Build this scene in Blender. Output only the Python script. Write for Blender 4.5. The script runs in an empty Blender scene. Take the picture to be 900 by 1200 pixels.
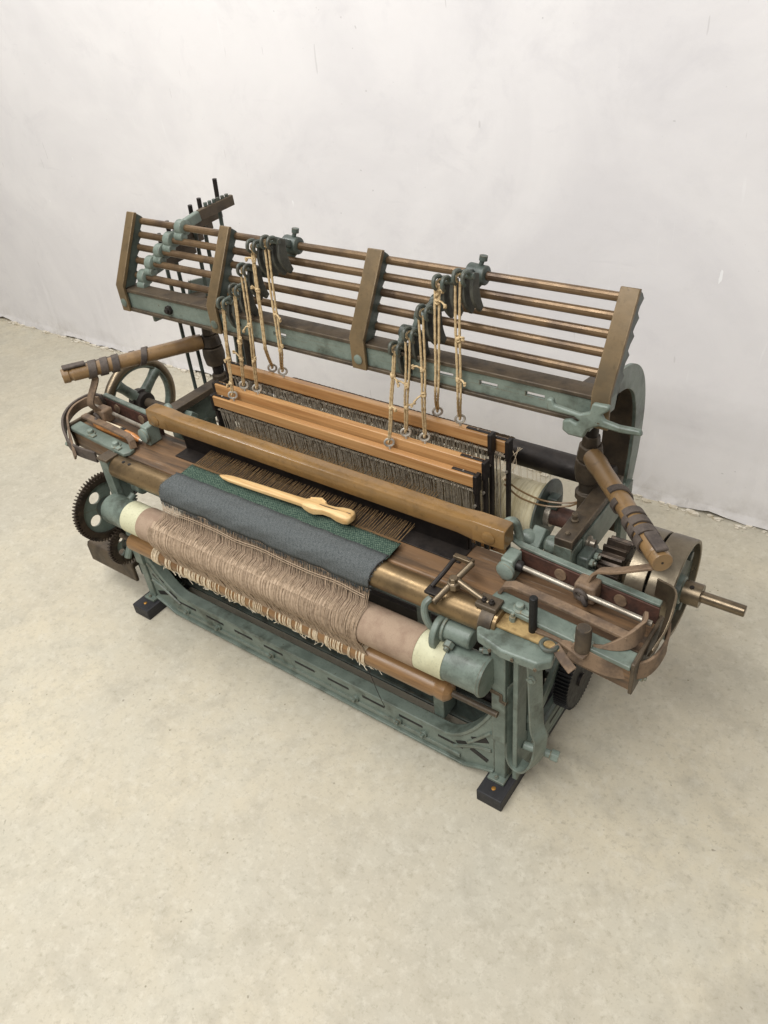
import bpy, math, random
from mathutils import Vector, Matrix
random.seed(7)
S = bpy.context.scene
col = S.collection

# ------------------------------------------------------------------ camera
cd = bpy.data.cameras.new('camera'); cam = bpy.data.objects.new('camera', cd); col.objects.link(cam)
cd.sensor_fit = 'VERTICAL'; cd.sensor_height = 36.0; cd.lens = 27.67
cd.clip_start = 0.05; cd.clip_end = 60
rt = Vector((0.81104, 0.57782, -0.09134)); dn = Vector((0.29142, -0.53446, -0.79336)); fw = Vector((-0.50724, 0.61683, -0.60186))
M4 = Matrix((rt, -dn, -fw)).transposed().to_4x4()
M4.translation = (0.41801, -0.74977, 1.38067)
cam.matrix_world = M4
S.camera = cam

# ------------------------------------------------------------------ light
w = bpy.data.worlds.new('World'); S.world = w; w.use_nodes = True
bg = w.node_tree.nodes['Background']; bg.inputs[0].default_value = (1.0, 1.0, 1.0, 1); bg.inputs[1].default_value = 0.24
def area(name, loc, target, sx, sy, power, colr=(1, 0.97, 0.92)):
    l = bpy.data.lights.new(name, 'AREA'); l.shape = 'RECTANGLE'; l.size = sx; l.size_y = sy; l.energy = power; l.color = colr
    o = bpy.data.objects.new(name, l); col.objects.link(o); o.location = loc
    o.rotation_euler = (Vector(target) - Vector(loc)).to_track_quat('-Z', 'Y').to_euler()
    return o
area('ceiling_lamp', (-0.9, -0.75, 3.2), (-0.8, -0.6, 0), 5.0, 0.22, 118, (1, 0.99, 0.975))
area('ceiling_lamp', (-0.4, -2.6, 3.3), (-0.5, 0.9, 0.9), 3.2, 0.35, 84, (1, 0.99, 0.975))
S.view_settings.view_transform = 'Standard'; S.view_settings.look = 'None'; S.view_settings.gamma = 1
S.view_settings.exposure = -0.03
S.render.engine = 'CYCLES'

# ------------------------------------------------------------------ materials
MAT = {}
def srgb(*c):
    return tuple(((v/255)/12.92 if v/255 <= .04045 else ((v/255+.055)/1.055)**2.4) for v in c)
def mat(name, base, second=None, mix=(0.45, 0.65), scale=30, rough=0.5, rough2=None, metal=0.0, bump=0.15, bscale=220,
        stretch=None, wear=None, grime=None, chips=None, chipcol=(0.03, 0.02, 0.015), spec=0.5, rings=None, coat=0):
    m = bpy.data.materials.new(name); m.use_nodes = True; nt = m.node_tree; N = nt.nodes; L = nt.links
    b = N['Principled BSDF']
    geo = N.new('ShaderNodeNewGeometry'); mp = N.new('ShaderNodeMapping'); L.new(geo.outputs['Position'], mp.inputs[0])
    if stretch: mp.inputs['Scale'].default_value = stretch
    def noise(sc, det=6, ro=0.6):
        n = N.new('ShaderNodeTexNoise'); n.inputs['Scale'].default_value = sc; n.inputs['Detail'].default_value = det; n.inputs['Roughness'].default_value = ro
        L.new(mp.outputs[0], n.inputs['Vector']); return n.outputs['Fac']
    def ramp(v, a, bb):
        r = N.new('ShaderNodeMapRange'); r.inputs[1].default_value = a; r.inputs[2].default_value = bb; L.new(v, r.inputs[0]); return r.outputs[0]
    def mixc(f, c1, c2):
        x = N.new('ShaderNodeMix'); x.data_type = 'RGBA'; L.new(f, x.inputs[0])
        for i, c in ((6, c1), (7, c2)):
            if isinstance(c, tuple): x.inputs[i].default_value = (*c, 1)
            else: L.new(c, x.inputs[i])
        return x.outputs[2]
    if second is None: second = tuple(v*0.75 for v in base)
    f = ramp(noise(scale), *mix); c = mixc(f, base, second)
    fine = noise(bscale, 4)
    c = mixc(ramp(fine, 0.55, 0.85), c, tuple(v*0.55 for v in base))
    if rings:
        wv = N.new('ShaderNodeTexWave'); wv.inputs['Scale'].default_value = rings; wv.inputs['Distortion'].default_value = 6; wv.inputs['Detail'].default_value = 3
        wv.bands_direction = 'Z'; L.new(mp.outputs[0], wv.inputs['Vector'])
        c = mixc(ramp(wv.outputs['Fac'], 0.1, 1.6), c, second)
    if grime:
        c = mixc(ramp(noise(grime[0], 7, 0.68), grime[1], grime[1]+0.16), c, grime[2])
    if chips:
        c = mixc(ramp(noise(chips[0], 8, 0.7), chips[1], chips[1]+0.02), c, chipcol)
    if wear:
        bv = N.new('ShaderNodeBevel'); bv.samples = 4; bv.inputs['Radius'].default_value = 0.0028
        dp = N.new('ShaderNodeVectorMath'); dp.operation = 'DOT_PRODUCT'; L.new(bv.outputs[0], dp.inputs[0]); L.new(geo.outputs['Normal'], dp.inputs[1])
        ed = ramp(dp.outputs['Value'], 0.985, 0.90)
        mu = N.new('ShaderNodeMath'); mu.operation = 'MULTIPLY'; L.new(ed, mu.inputs[0]); L.new(ramp(noise(70, 5), 0.40, 0.54), mu.inputs[1])
        c = mixc(mu.outputs[0], c, wear)
    L.new(c, b.inputs['Base Color'])
    b.inputs['Metallic'].default_value = metal
    b.inputs['Specular IOR Level'].default_value = spec
    if coat: b.inputs['Coat Weight'].default_value = coat; b.inputs['Coat Roughness'].default_value = 0.25
    r = N.new('ShaderNodeMapRange'); r.inputs[3].default_value = rough; r.inputs[4].default_value = rough2 if rough2 else min(1, rough+0.2)
    r.inputs[1].default_value = 0.3; r.inputs[2].default_value = 0.7; L.new(noise(scale*2.3), r.inputs[0]); L.new(r.outputs[0], b.inputs['Roughness'])
    bp = N.new('ShaderNodeBump'); bp.inputs['Strength'].default_value = bump; bp.inputs['Distance'].default_value = 0.002
    L.new(fine, bp.inputs['Height']); L.new(bp.outputs[0], b.inputs['Normal'])
    MAT[name] = m; return m
GREEN = srgb(114, 125, 115)
mat('green_paint', wear=srgb(96, 80, 58), base=GREEN, second=srgb(95, 106, 97), scale=18, rough=0.34, rough2=0.5, bump=0.16, bscale=260, grime=(13, 0.52, srgb(66, 72, 62)), chips=(46, 0.665), chipcol=srgb(70, 58, 42))
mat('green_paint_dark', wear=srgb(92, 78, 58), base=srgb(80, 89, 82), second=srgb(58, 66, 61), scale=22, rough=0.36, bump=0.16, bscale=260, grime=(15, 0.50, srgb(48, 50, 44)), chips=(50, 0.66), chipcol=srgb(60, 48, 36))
mat('green_paint_pale', wear=srgb(126, 106, 74), base=srgb(128, 140, 130), second=srgb(108, 120, 110), scale=25, rough=0.35, bump=0.14, bscale=260, grime=(16, 0.54, srgb(84, 86, 70)), chips=(50, 0.665), chipcol=srgb(120, 104, 70))
mat('brown_iron', wear=srgb(126, 110, 88), base=srgb(84, 72, 57), second=srgb(60, 52, 43), scale=26, rough=0.42, metal=0.25, bump=0.12, bscale=160, chips=(60, 0.72), chipcol=srgb(110, 96, 76))
mat('rod_iron', srgb(116, 94, 68), srgb(78, 62, 48), scale=14, rough=0.26, metal=0.45, bump=0.1, bscale=200)
mat('upright_iron', wear=srgb(150, 128, 98), base=srgb(112, 93, 65), second=srgb(92, 78, 56), scale=14, rough=0.4, metal=0.2, bump=0.08, bscale=160)
mat('tan_paint', srgb(134, 103, 62), srgb(118, 91, 56), scale=12, rough=0.15, rough2=0.27, bump=0.07, bscale=80, grime=(9, 0.60, srgb(104, 80, 50)), chips=(60, 0.72), chipcol=srgb(196, 176, 140))
mat('heddle_wood', srgb(200, 156, 104), srgb(160, 114, 68), mix=(0.38, 0.66), scale=16, rough=0.32, stretch=(0.22, 7, 7), bump=0.06, bscale=60, rings=16, grime=(4, 0.60, srgb(128, 88, 50)), coat=0.3)
mat('lay_wood', wear=srgb(150, 120, 84), base=srgb(128, 98, 68), second=srgb(88, 68, 50), mix=(0.35, 0.7), scale=12, rough=0.42, stretch=(0.3, 4, 4), bump=0.14, bscale=90, grime=(10, 0.46, srgb(58, 48, 38)), chips=(16, 0.63), chipcol=srgb(122, 104, 86))
mat('roller_wood', srgb(142, 108, 70), srgb(112, 82, 52), scale=14, rough=0.3, stretch=(0.3, 4, 4), bump=0.06, bscale=60, coat=0.2)
mat('stick_wood', srgb(132, 104, 68), srgb(106, 82, 56), scale=14, rough=0.28, bump=0.05, bscale=90, coat=0.25)
mat('pale_wood', srgb(222, 188, 134), srgb(196, 154, 98), mix=(0.42, 0.68), scale=22, rough=0.42, stretch=(0.25, 5, 5), bump=0.06, bscale=120, grime=(10, 0.62, srgb(164, 124, 78)))
mat('shuttle_wood', srgb(206, 140, 78), srgb(176, 112, 56), scale=30, rough=0.28, bump=0.04, bscale=60, coat=0.3)
mat('bronze', srgb(128, 114, 94), srgb(92, 80, 64), scale=10, rough=0.28, rough2=0.45, metal=0.8, bump=0.06, bscale=150)
mat('pulley_steel', srgb(134, 124, 106), srgb(98, 88, 74), scale=9, rough=0.27, rough2=0.45, metal=0.85, bump=0.06, bscale=150)
mat('breast_iron', srgb(134, 112, 80), srgb(98, 82, 60), scale=12, rough=0.3, rough2=0.46, metal=0.65, bump=0.06, bscale=150)
mat('steel', srgb(172, 164, 150), srgb(136, 126, 112), scale=24, rough=0.28, metal=0.6, bump=0.04)
mat('zinc', srgb(192, 188, 178), srgb(160, 154, 142), scale=60, rough=0.3, metal=0.25, bump=0.03)
mat('dark_iron', srgb(50, 44, 40), srgb(34, 30, 28), scale=30, rough=0.42, metal=0.4, bump=0.15, bscale=180)
mat('sector_iron', srgb(80, 80, 72), srgb(56, 56, 50), scale=40, rough=0.45, metal=0.3, bump=0.15)
mat('black_iron', srgb(34, 33, 33), srgb(24, 24, 24), scale=30, rough=0.4, metal=0.3, bump=0.1)
mat('wire', srgb(184, 174, 156), srgb(128, 116, 98), scale=120, rough=0.4, metal=0.35, bump=0)
mat('leather', srgb(86, 76, 68), srgb(62, 54, 49), scale=40, rough=0.6, bump=0.35, bscale=260)
mat('strap_leather', srgb(124, 102, 80), srgb(88, 72, 58), scale=30, rough=0.6, bump=0.3, bscale=240)
mat('rope', srgb(206, 182, 142), srgb(172, 146, 108), scale=150, rough=0.9, bump=0.6, bscale=700, spec=0.1)
mat('yarn', srgb(180, 159, 136), srgb(156, 136, 114), scale=160, rough=0.95, bump=0.2, bscale=900, spec=0.1)
mat('pale_yarn', srgb(222, 206, 178), srgb(196, 176, 146), scale=160, rough=0.95, bump=0.4, bscale=900, spec=0.1)
mat('warp_thread', srgb(128, 104, 74), srgb(98, 78, 54), scale=160, rough=0.9, bump=0.2, spec=0.1)
mat('dark_warp', srgb(92, 78, 62), srgb(60, 50, 40), scale=90, rough=0.9, bump=0.5, bscale=500, spec=0.1)
mat('felt', srgb(162, 141, 121), srgb(146, 124, 106), scale=30, rough=0.95, bump=0.35, bscale=500, spec=0.1)
mat('yellow_paper', srgb(200, 198, 166), srgb(182, 178, 146), scale=12, rough=0.5, bump=0.08)
mat('spool_thread', srgb(222, 212, 180), srgb(196, 182, 142), scale=14, rough=0.6, stretch=(14, 1, 1), bump=0.5, bscale=60, spec=0.3)
mat('black_wood', srgb(44, 43, 45), srgb(34, 33, 35), scale=14, rough=0.5, bump=0.1, stretch=(4, 0.6, 4))
mat('rust_iron', srgb(86, 58, 47), srgb(60, 44, 38), scale=40, rough=0.55, metal=0.2, bump=0.4, bscale=160)
mat('cork', srgb(164, 138, 92), srgb(128, 104, 66), scale=60, rough=0.8, bump=0.5, bscale=200)
mat('brass', srgb(190, 140, 70), srgb(150, 104, 50), scale=40, rough=0.35, metal=0.8)
mat('white_fringe', srgb(226, 216, 196), srgb(206, 192, 168), scale=100, rough=0.95, bump=0.4, spec=0.1)
mat('gear_iron', srgb(78, 66, 55), srgb(54, 46, 40), scale=40, rough=0.32, metal=0.6, bump=0.1)

def cloth_mat(name, c1, c2, sx, sy, ang):
    m = bpy.data.materials.new(name); m.use_nodes = True; N = m.node_tree.nodes; L = m.node_tree.links; b = N['Principled BSDF']
    g = N.new('ShaderNodeNewGeometry')
    wv = []
    for rot, sc in ((ang, sx), (-ang*0.6, sy)):
        mp = N.new('ShaderNodeMapping'); mp.inputs['Rotation'].default_value = (0, 0, rot); L.new(g.outputs['Position'], mp.inputs[0])
        t = N.new('ShaderNodeTexWave'); t.inputs['Scale'].default_value = sc; t.inputs['Distortion'].default_value = 5.0; t.inputs['Detail'].default_value = 2; t.inputs['Detail Scale'].default_value = 4
        L.new(mp.outputs[0], t.inputs['Vector']); wv.append(t.outputs['Fac'])
    mu = N.new('ShaderNodeMath'); mu.operation = 'MULTIPLY'; L.new(wv[0], mu.inputs[0]); L.new(wv[1], mu.inputs[1])
    n = N.new('ShaderNodeTexNoise'); n.inputs['Scale'].default_value = 260; n.inputs['Detail'].default_value = 5; n.inputs['Roughness'].default_value = 0.8; L.new(g.outputs['Position'], n.inputs['Vector'])
    ad = N.new('ShaderNodeMath'); ad.operation = 'MULTIPLY_ADD'; L.new(n.outputs['Fac'], ad.inputs[0]); ad.inputs[1].default_value = 0.9; L.new(mu.outputs[0], ad.inputs[2])
    mr = N.new('ShaderNodeMapRange'); mr.inputs[1].default_value = 0.35; mr.inputs[2].default_value = 0.95; L.new(ad.outputs[0], mr.inputs[0])
    x = N.new('ShaderNodeMix'); x.data_type = 'RGBA'; x.inputs[6].default_value = (*c1, 1); x.inputs[7].default_value = (*c2, 1); L.new(mr.outputs[0], x.inputs[0]); L.new(x.outputs[2], b.inputs['Base Color'])
    b.inputs['Roughness'].default_value = 0.95; b.inputs['Specular IOR Level'].default_value = 0.1
    bp = N.new('ShaderNodeBump'); bp.inputs['Strength'].default_value = 0.5; bp.inputs['Distance'].default_value = 0.001; L.new(ad.outputs[0], bp.inputs['Height']); L.new(bp.outputs[0], b.inputs['Normal'])
    MAT[name] = m
cloth_mat('grey_cloth', srgb(66, 71, 72), srgb(110, 113, 112), 118, 150, 0.07)
cloth_mat('green_cloth', srgb(32, 52, 47), srgb(92, 108, 94), 62, 80, 0.9)

# ------------------------------------------------------------------ mesh builder
class MB:
    def __init__(s): s.v = []; s.f = []
    def add(s, vs, fs):
        o = len(s.v); s.v += [Vector(p) for p in vs]; s.f += [tuple(i+o for i in f) for f in fs]; return s
    def box(s, x0, x1, y0, y1, z0, z1):
        return s.add([(x, y, z) for x in (x0, x1) for y in (y0, y1) for z in (z0, z1)],
                     [(0, 1, 3, 2), (4, 6, 7, 5), (0, 4, 5, 1), (2, 3, 7, 6), (0, 2, 6, 4), (1, 5, 7, 3)])
    def frame(s, d, up=None):
        d = Vector(d).normalized()
        u = Vector(up) if up else (Vector((0, 0, 1)) if abs(d.z) < 0.9 else Vector((1, 0, 0)))
        a = d.cross(u).normalized(); return a, a.cross(d).normalized()
    def bar(s, p, q, wd, ht, up=None, taper=1.0):
        p = Vector(p); q = Vector(q); a, b = s.frame(q-p, up); vs = []
        for c, k in ((p, 1), (q, taper)):
            for i, j in ((-1, -1), (1, -1), (1, 1), (-1, 1)): vs.append(c + a*i*wd/2*k + b*j*ht/2*k)
        return s.add(vs, [(3, 2, 1, 0), (4, 5, 6, 7), (0, 1, 5, 4), (1, 2, 6, 5), (2, 3, 7, 6), (3, 0, 4, 7)])
    def cyl(s, p, q, r, r2=None, n=20, cap=True):
        p = Vector(p); q = Vector(q); r2 = r if r2 is None else r2; a, b = s.frame(q-p); vs = []
        for c, k in ((p, r), (q, r2)):
            for i in range(n):
                t = 2*math.pi*i/n; vs.append(c + a*math.cos(t)*k + b*math.sin(t)*k)
        fs = [(i, (i+1) % n, n+(i+1) % n, n+i) for i in range(n)]
        if cap: fs += [tuple(range(n-1, -1, -1)), tuple(range(n, 2*n))]
        return s.add(vs, fs)
    def lathe(s, p, d, prof, n=28):
        """prof: list of (distance along d, radius)"""
        p = Vector(p); d = Vector(d).normalized(); a, b = s.frame(d); vs = []
        for h, r in prof:
            for i in range(n):
                t = 2*math.pi*i/n; vs.append(p + d*h + a*math.cos(t)*r + b*math.sin(t)*r)
        fs = []
        for k in range(len(prof)-1):
            for i in range(n): fs.append((k*n+i, k*n+(i+1) % n, (k+1)*n+(i+1) % n, (k+1)*n+i))
        fs += [tuple(range(n-1, -1, -1)), tuple(range((len(prof)-1)*n, len(prof)*n))]
        return s.add(vs, fs)
    def tube(s, path, r, n=8, cap=True):
        path = [Vector(p) for p in path]; m = len(path); vs = []; a = None
        for k, p in enumerate(path):
            d = (path[min(k+1, m-1)] - path[max(k-1, 0)]).normalized()
            if a is None: a, b = s.frame(d)
            else:
                a = (a - d*a.dot(d)).normalized(); b = a.cross(d).normalized()
            rr = r[k] if isinstance(r, (list, tuple)) else r
            for i in range(n):
                t = 2*math.pi*i/n; vs.append(p + a*math.cos(t)*rr + b*math.sin(t)*rr)
        fs = [(k*n+i, k*n+(i+1) % n, (k+1)*n+(i+1) % n, (k+1)*n+i) for k in range(m-1) for i in range(n)]
        if cap: fs += [tuple(range(n-1, -1, -1)), tuple(range((m-1)*n, m*n))]
        return s.add(vs, fs)
    def strip(s, path, wdir, width, thick):
        """flat band following path; wdir is its width direction"""
        path = [Vector(p) for p in path]; W = Vector(wdir).normalized(); m = len(path); vs = []
        for k, p in enumerate(path):
            d = (path[min(k+1, m-1)] - path[max(k-1, 0)]).normalized()
            ww = (W - d*W.dot(d)).normalized(); nn = d.cross(ww).normalized()
            wk = width[k] if isinstance(width, (list, tuple)) else width
            for i, j in ((-1, -1), (1, -1), (1, 1), (-1, 1)): vs.append(p + ww*i*wk/2 + nn*j*thick/2)
        fs = [(k*4+i, k*4+(i+1) % 4, (k+1)*4+(i+1) % 4, (k+1)*4+i) for k in range(m-1) for i in range(4)]
        return s.add(vs, fs + [(3, 2, 1, 0), tuple((m-1)*4+i for i in range(4))])
    def prism(s, poly, axis, a, b, holes=None):
        """poly: 2-D outline, extruded along axis ('x': poly is (y,z); 'y': (x,z); 'z': (x,y))"""
        def P(u, h): return {'x': (h, u[0], u[1]), 'y': (u[0], h, u[1]), 'z': (u[0], u[1], h)}[axis]
        n = len(poly); vs = [P(u, a) for u in poly] + [P(u, b) for u in poly]
        return s.add(vs, [(i, (i+1) % n, n+(i+1) % n, n+i) for i in range(n)] + [tuple(range(n-1, -1, -1)), tuple(range(n, 2*n))])
    def ringplate(s, outer, inner, axis, a, b):
        """plate with one opening: outer and inner outlines of equal length, paired"""
        def P(u, h): return {'x': (h, u[0], u[1]), 'y': (u[0], h, u[1]), 'z': (u[0], u[1], h)}[axis]
        n = len(outer); vs = [P(u, h) for h in (a, b) for l in (outer, inner) for u in l]; fs = []
        for i in range(n):
            j = (i+1) % n
            fs += [(i, j, n+j, n+i), (2*n+i, 3*n+i, 3*n+j, 2*n+j), (i, 2*n+i, 2*n+j, j), (n+i, n+j, 3*n+j, 3*n+i)]
        return s.add(vs, fs)
    def torus(s, c, ax, R, r, n=32, m=10, flat=1.0):
        c = Vector(c); ax = Vector(ax).normalized(); a, b = s.frame(ax); vs = []
        for i in range(n):
            t = 2*math.pi*i/n; e = a*math.cos(t) + b*math.sin(t)
            for j in range(m):
                u = 2*math.pi*j/m; vs.append(c + e*(R + r*math.cos(u)) + ax*r*flat*math.sin(u))
        return s.add(vs, [(i*m+j, ((i+1) % n)*m+j, ((i+1) % n)*m+(j+1) % m, i*m+(j+1) % m) for i in range(n) for j in range(m)])
    def gear(s, c, R, depth, teeth, x0, x1, bore=0.0):
        c = Vector(c); pts = []
        for i in range(teeth):
            for fr, rr in ((0.0, R-depth), (0.22, R-depth), (0.36, R), (0.62, R), (0.78, R-depth)):
                t = 2*math.pi*(i+fr)/teeth; pts.append((c.y + rr*math.cos(t), c.z + rr*math.sin(t)))
        if bore:
            n = len(pts); inn = [(c.y + bore*math.cos(2*math.pi*(k/n)), c.z + bore*math.sin(2*math.pi*(k/n))) for k in range(n)]
            return s.ringplate(pts, inn, 'x', x0, x1)
        return s.prism(pts, 'x', x0, x1)
    def build(s, name, m, parent=None, bevel=0.0, smooth=35, stuff=False, seg=2):
        c = sum(s.v, Vector())/len(s.v)
        me = bpy.data.meshes.new(name); me.from_pydata([p-c for p in s.v], [], s.f); me.validate(); me.update()
        import bmesh
        bm = bmesh.new(); bm.from_mesh(me); bmesh.ops.recalc_face_normals(bm, faces=bm.faces); bm.to_mesh(me); bm.free()
        me.materials.append(MAT[m] if isinstance(m, str) else m)
        if smooth:
            me.polygons.foreach_set('use_smooth', [True]*len(me.polygons)); me.set_sharp_from_angle(angle=math.radians(smooth))
        o = bpy.data.objects.new(name, me); col.objects.link(o)
        o['wc'] = tuple(c)
        if parent is not None:
            pc = Vector(parent['wc']); o.parent = parent; o.location = c - pc
        else: o.location = c
        if bevel:
            b = o.modifiers.new('bevel', 'BEVEL'); b.width = bevel; b.segments = seg; b.limit_method = 'ANGLE'; b.angle_limit = math.radians(38); b.harden_normals = False
        if stuff: o['kind'] = 'stuff'
        return o
def thing(name, loc, label, cat):
    o = bpy.data.objects.new(name, None); col.objects.link(o); o.location = loc; o['wc'] = tuple(loc); o['label'] = label; o['category'] = cat
    o.empty_display_size = 0.05; return o
def arc(cx, cy, r, a0, a1, n):
    return [(cx + r*math.cos(math.radians(a0+(a1-a0)*i/n)), cy + r*math.sin(math.radians(a0+(a1-a0)*i/n))) for i in range(n+1)]
def bez(pts, n=16):
    """Catmull-Rom through pts"""
    P = [Vector(p) for p in pts]; P = [P[0]*2-P[1]] + P + [P[-1]*2-P[-2]]; out = []
    for k in range(1, len(P)-2):
        for i in range(n):
            t = i/n; a, b, c, d = P[k-1:k+3]
            out.append(0.5*((2*b) + (c-a)*t + (2*a-5*b+4*c-d)*t*t + (3*b-a-3*c+d)*t*t*t))
    out.append(P[-2]); return out
def hexbolt(parent, p, d, r=0.006, h=0.005, m='green_paint', name='bolt'):
    d = Vector(d).normalized(); p = Vector(p)
    return MB().cyl(p-d*0.001, p+d*h, r, n=6).cyl(p+d*h*0.9, p+d*h*1.6, r*0.55, n=10).build(name, m, parent, bevel=0.0006)

# ------------------------------------------------------------------ setting
def floor_material():
    m = bpy.data.materials.new('concrete_floor'); m.use_nodes = True; N = m.node_tree.nodes; L = m.node_tree.links; b = N['Principled BSDF']
    g = N.new('ShaderNodeNewGeometry')
    def noise(sc, det=8, ro=0.6, dist=0):
        n = N.new('ShaderNodeTexNoise'); n.inputs['Scale'].default_value = sc; n.inputs['Detail'].default_value = det; n.inputs['Roughness'].default_value = ro; n.inputs['Distortion'].default_value = dist
        L.new(g.outputs['Position'], n.inputs['Vector']); return n.outputs['Fac']
    def rng(v, a, c, lo=0, hi=1):
        r = N.new('ShaderNodeMapRange'); r.inputs[1].default_value = a; r.inputs[2].default_value = c; r.inputs[3].default_value = lo; r.inputs[4].default_value = hi; L.new(v, r.inputs[0]); return r.outputs[0]
    def mix(f, a, c):
        x = N.new('ShaderNodeMix'); x.data_type = 'RGBA'; L.new(f, x.inputs[0])
        for i, q in ((6, a), (7, c)):
            if isinstance(q, tuple): x.inputs[i].default_value = (*q, 1)
            else: L.new(q, x.inputs[i])
        return x.outputs[2]
    c = mix(rng(noise(1.3, 5, 0.6), 0.38, 0.62), srgb(203, 193, 169), srgb(182, 175, 158))
    c = mix(rng(noise(0.8, 4, 0.55, 0.4), 0.42, 0.62, 0, 0.6), c, srgb(184, 176, 157))
    c = mix(rng(noise(4.2, 7, 0.66, 0.3), 0.42, 0.66, 0, 0.65), c, srgb(186, 181, 165))
    c = mix(rng(noise(13, 8, 0.74), 0.48, 0.66, 0, 0.55), c, srgb(166, 159, 142))
    c = mix(rng(noise(40, 8, 0.75), 0.50, 0.64, 0, 0.45), c, srgb(206, 200, 184))
    c = mix(rng(noise(75, 6, 0.75), 0.54, 0.66, 0, 0.50), c, srgb(152, 144, 125))
    c = mix(rng(noise(200, 3, 0.7), 0.58, 0.68, 0, 0.25), c, srgb(146, 137, 117))
    c = mix(rng(noise(3.0, 3, 0.5), 0.64, 0.78, 0, 0.40), c, srgb(146, 140, 127))
    c = mix(rng(noise(46, 2, 0.5), 0.75, 0.77, 0, 0.6), c, srgb(120, 112, 96))
    c = mix(rng(noise(11, 4, 0.7, 3.0), 0.715, 0.735, 0, 0.5), c, srgb(130, 123, 108))
    v = N.new('ShaderNodeTexVoronoi'); v.inputs['Scale'].default_value = 34; L.new(g.outputs['Position'], v.inputs['Vector'])
    sp = rng(v.outputs['Distance'], 0.05, 0.075, 0.8, 0)
    mm = N.new('ShaderNodeMath'); mm.operation = 'MULTIPLY'; L.new(sp, mm.inputs[0]); L.new(rng(noise(7, 3), 0.52, 0.6), mm.inputs[1])
    c = mix(mm.outputs[0], c, srgb(126, 118, 98))
    L.new(c, b.inputs['Base Color'])
    L.new(rng(noise(6, 6), 0.3, 0.7, 0.42, 0.66), b.inputs['Roughness']); b.inputs['Specular IOR Level'].default_value = 0.35
    bp = N.new('ShaderNodeBump'); bp.inputs['Strength'].default_value = 0.12; bp.inputs['Distance'].default_value = 0.004; L.new(noise(110, 6, 0.75), bp.inputs['Height']); L.new(bp.outputs[0], b.inputs['Normal'])
    return m
def wall_material():
    m = bpy.data.materials.new('white_wall'); m.use_nodes = True; N = m.node_tree.nodes; L = m.node_tree.links; b = N['Principled BSDF']
    g = N.new('ShaderNodeNewGeometry')
    def noise(sc, det=8, ro=0.6, dist=0, st=None):
        n = N.new('ShaderNodeTexNoise'); n.inputs['Scale'].default_value = sc; n.inputs['Detail'].default_value = det; n.inputs['Roughness'].default_value = ro; n.inputs['Distortion'].default_value = dist
        mp = N.new('ShaderNodeMapping'); L.new(g.outputs['Position'], mp.inputs[0])
        if st: mp.inputs['Scale'].default_value = st[:3]; mp.inputs['Rotation'].default_value = (0, st[3], 0)
        L.new(mp.outputs[0], n.inputs['Vector']); return n.outputs['Fac']
    def rng(v, a, c, lo=0, hi=1):
        r = N.new('ShaderNodeMapRange'); r.inputs[1].default_value = a; r.inputs[2].default_value = c; r.inputs[3].default_value = lo; r.inputs[4].default_value = hi; L.new(v, r.inputs[0]); return r.outputs[0]
    def mix(f, a, c):
        x = N.new('ShaderNodeMix'); x.data_type = 'RGBA'; L.new(f, x.inputs[0])
        for i, q in ((6, a), (7, c)):
            if isinstance(q, tuple): x.inputs[i].default_value = (*q, 1)
            else: L.new(q, x.inputs[i])
        return x.outputs[2]
    c = mix(rng(noise(1.6, 7, 0.6, 0.8), 0.4, 0.62), srgb(234, 231, 230), srgb(224, 221, 221))
    c = mix(rng(noise(7, 9, 0.7, 0.5), 0.55, 0.75, 0, 0.5), c, srgb(213, 210, 211))
    c = mix(rng(noise(5, 5, 0.55, 0.3, (14, 1, 1.2, 0.5)), 0.68, 0.74, 0, 0.25), c, srgb(243, 242, 241))
    c = mix(rng(noise(12, 4, 0.5, 0, (3, 1, 0.7, 0.1)), 0.755, 0.765, 0, 0.7), c, srgb(250, 250, 249))
    c = mix(rng(noise(55, 3, 0.5), 0.755, 0.775, 0, 0.35), c, srgb(150, 146, 142))
    c = mix(rng(noise(4, 6, 0.6, 0.4, (1.0, 1, 5, -0.35)), 0.66, 0.76, 0, 0.25), c, srgb(196, 193, 194))
    c = mix(rng(noise(9, 3, 0.5, 0.2, (6, 1, 0.8, 0.9)), 0.735, 0.75, 0, 0.3), c, srgb(176, 172, 170))
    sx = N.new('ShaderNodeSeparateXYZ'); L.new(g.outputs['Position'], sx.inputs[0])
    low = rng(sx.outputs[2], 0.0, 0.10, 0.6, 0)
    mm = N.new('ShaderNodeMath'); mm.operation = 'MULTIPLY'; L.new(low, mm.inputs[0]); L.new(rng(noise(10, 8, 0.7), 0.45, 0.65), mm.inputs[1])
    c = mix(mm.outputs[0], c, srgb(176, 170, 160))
    L.new(c, b.inputs['Base Color']); b.inputs['Roughness'].default_value = 0.7; b.inputs['Specular IOR Level'].default_value = 0.25
    bp = N.new('ShaderNodeBump'); bp.inputs['Strength'].default_value = 0.25; bp.inputs['Distance'].default_value = 0.006; L.new(noise(14, 9, 0.6), bp.inputs['Height']); L.new(bp.outputs[0], b.inputs['Normal'])
    return m
FM = floor_material(); WM = wall_material()
o = MB().box(-7, 4, -4, 1.3, -0.1, 0).build('floor', FM, smooth=0); o['kind'] = 'structure'
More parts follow.
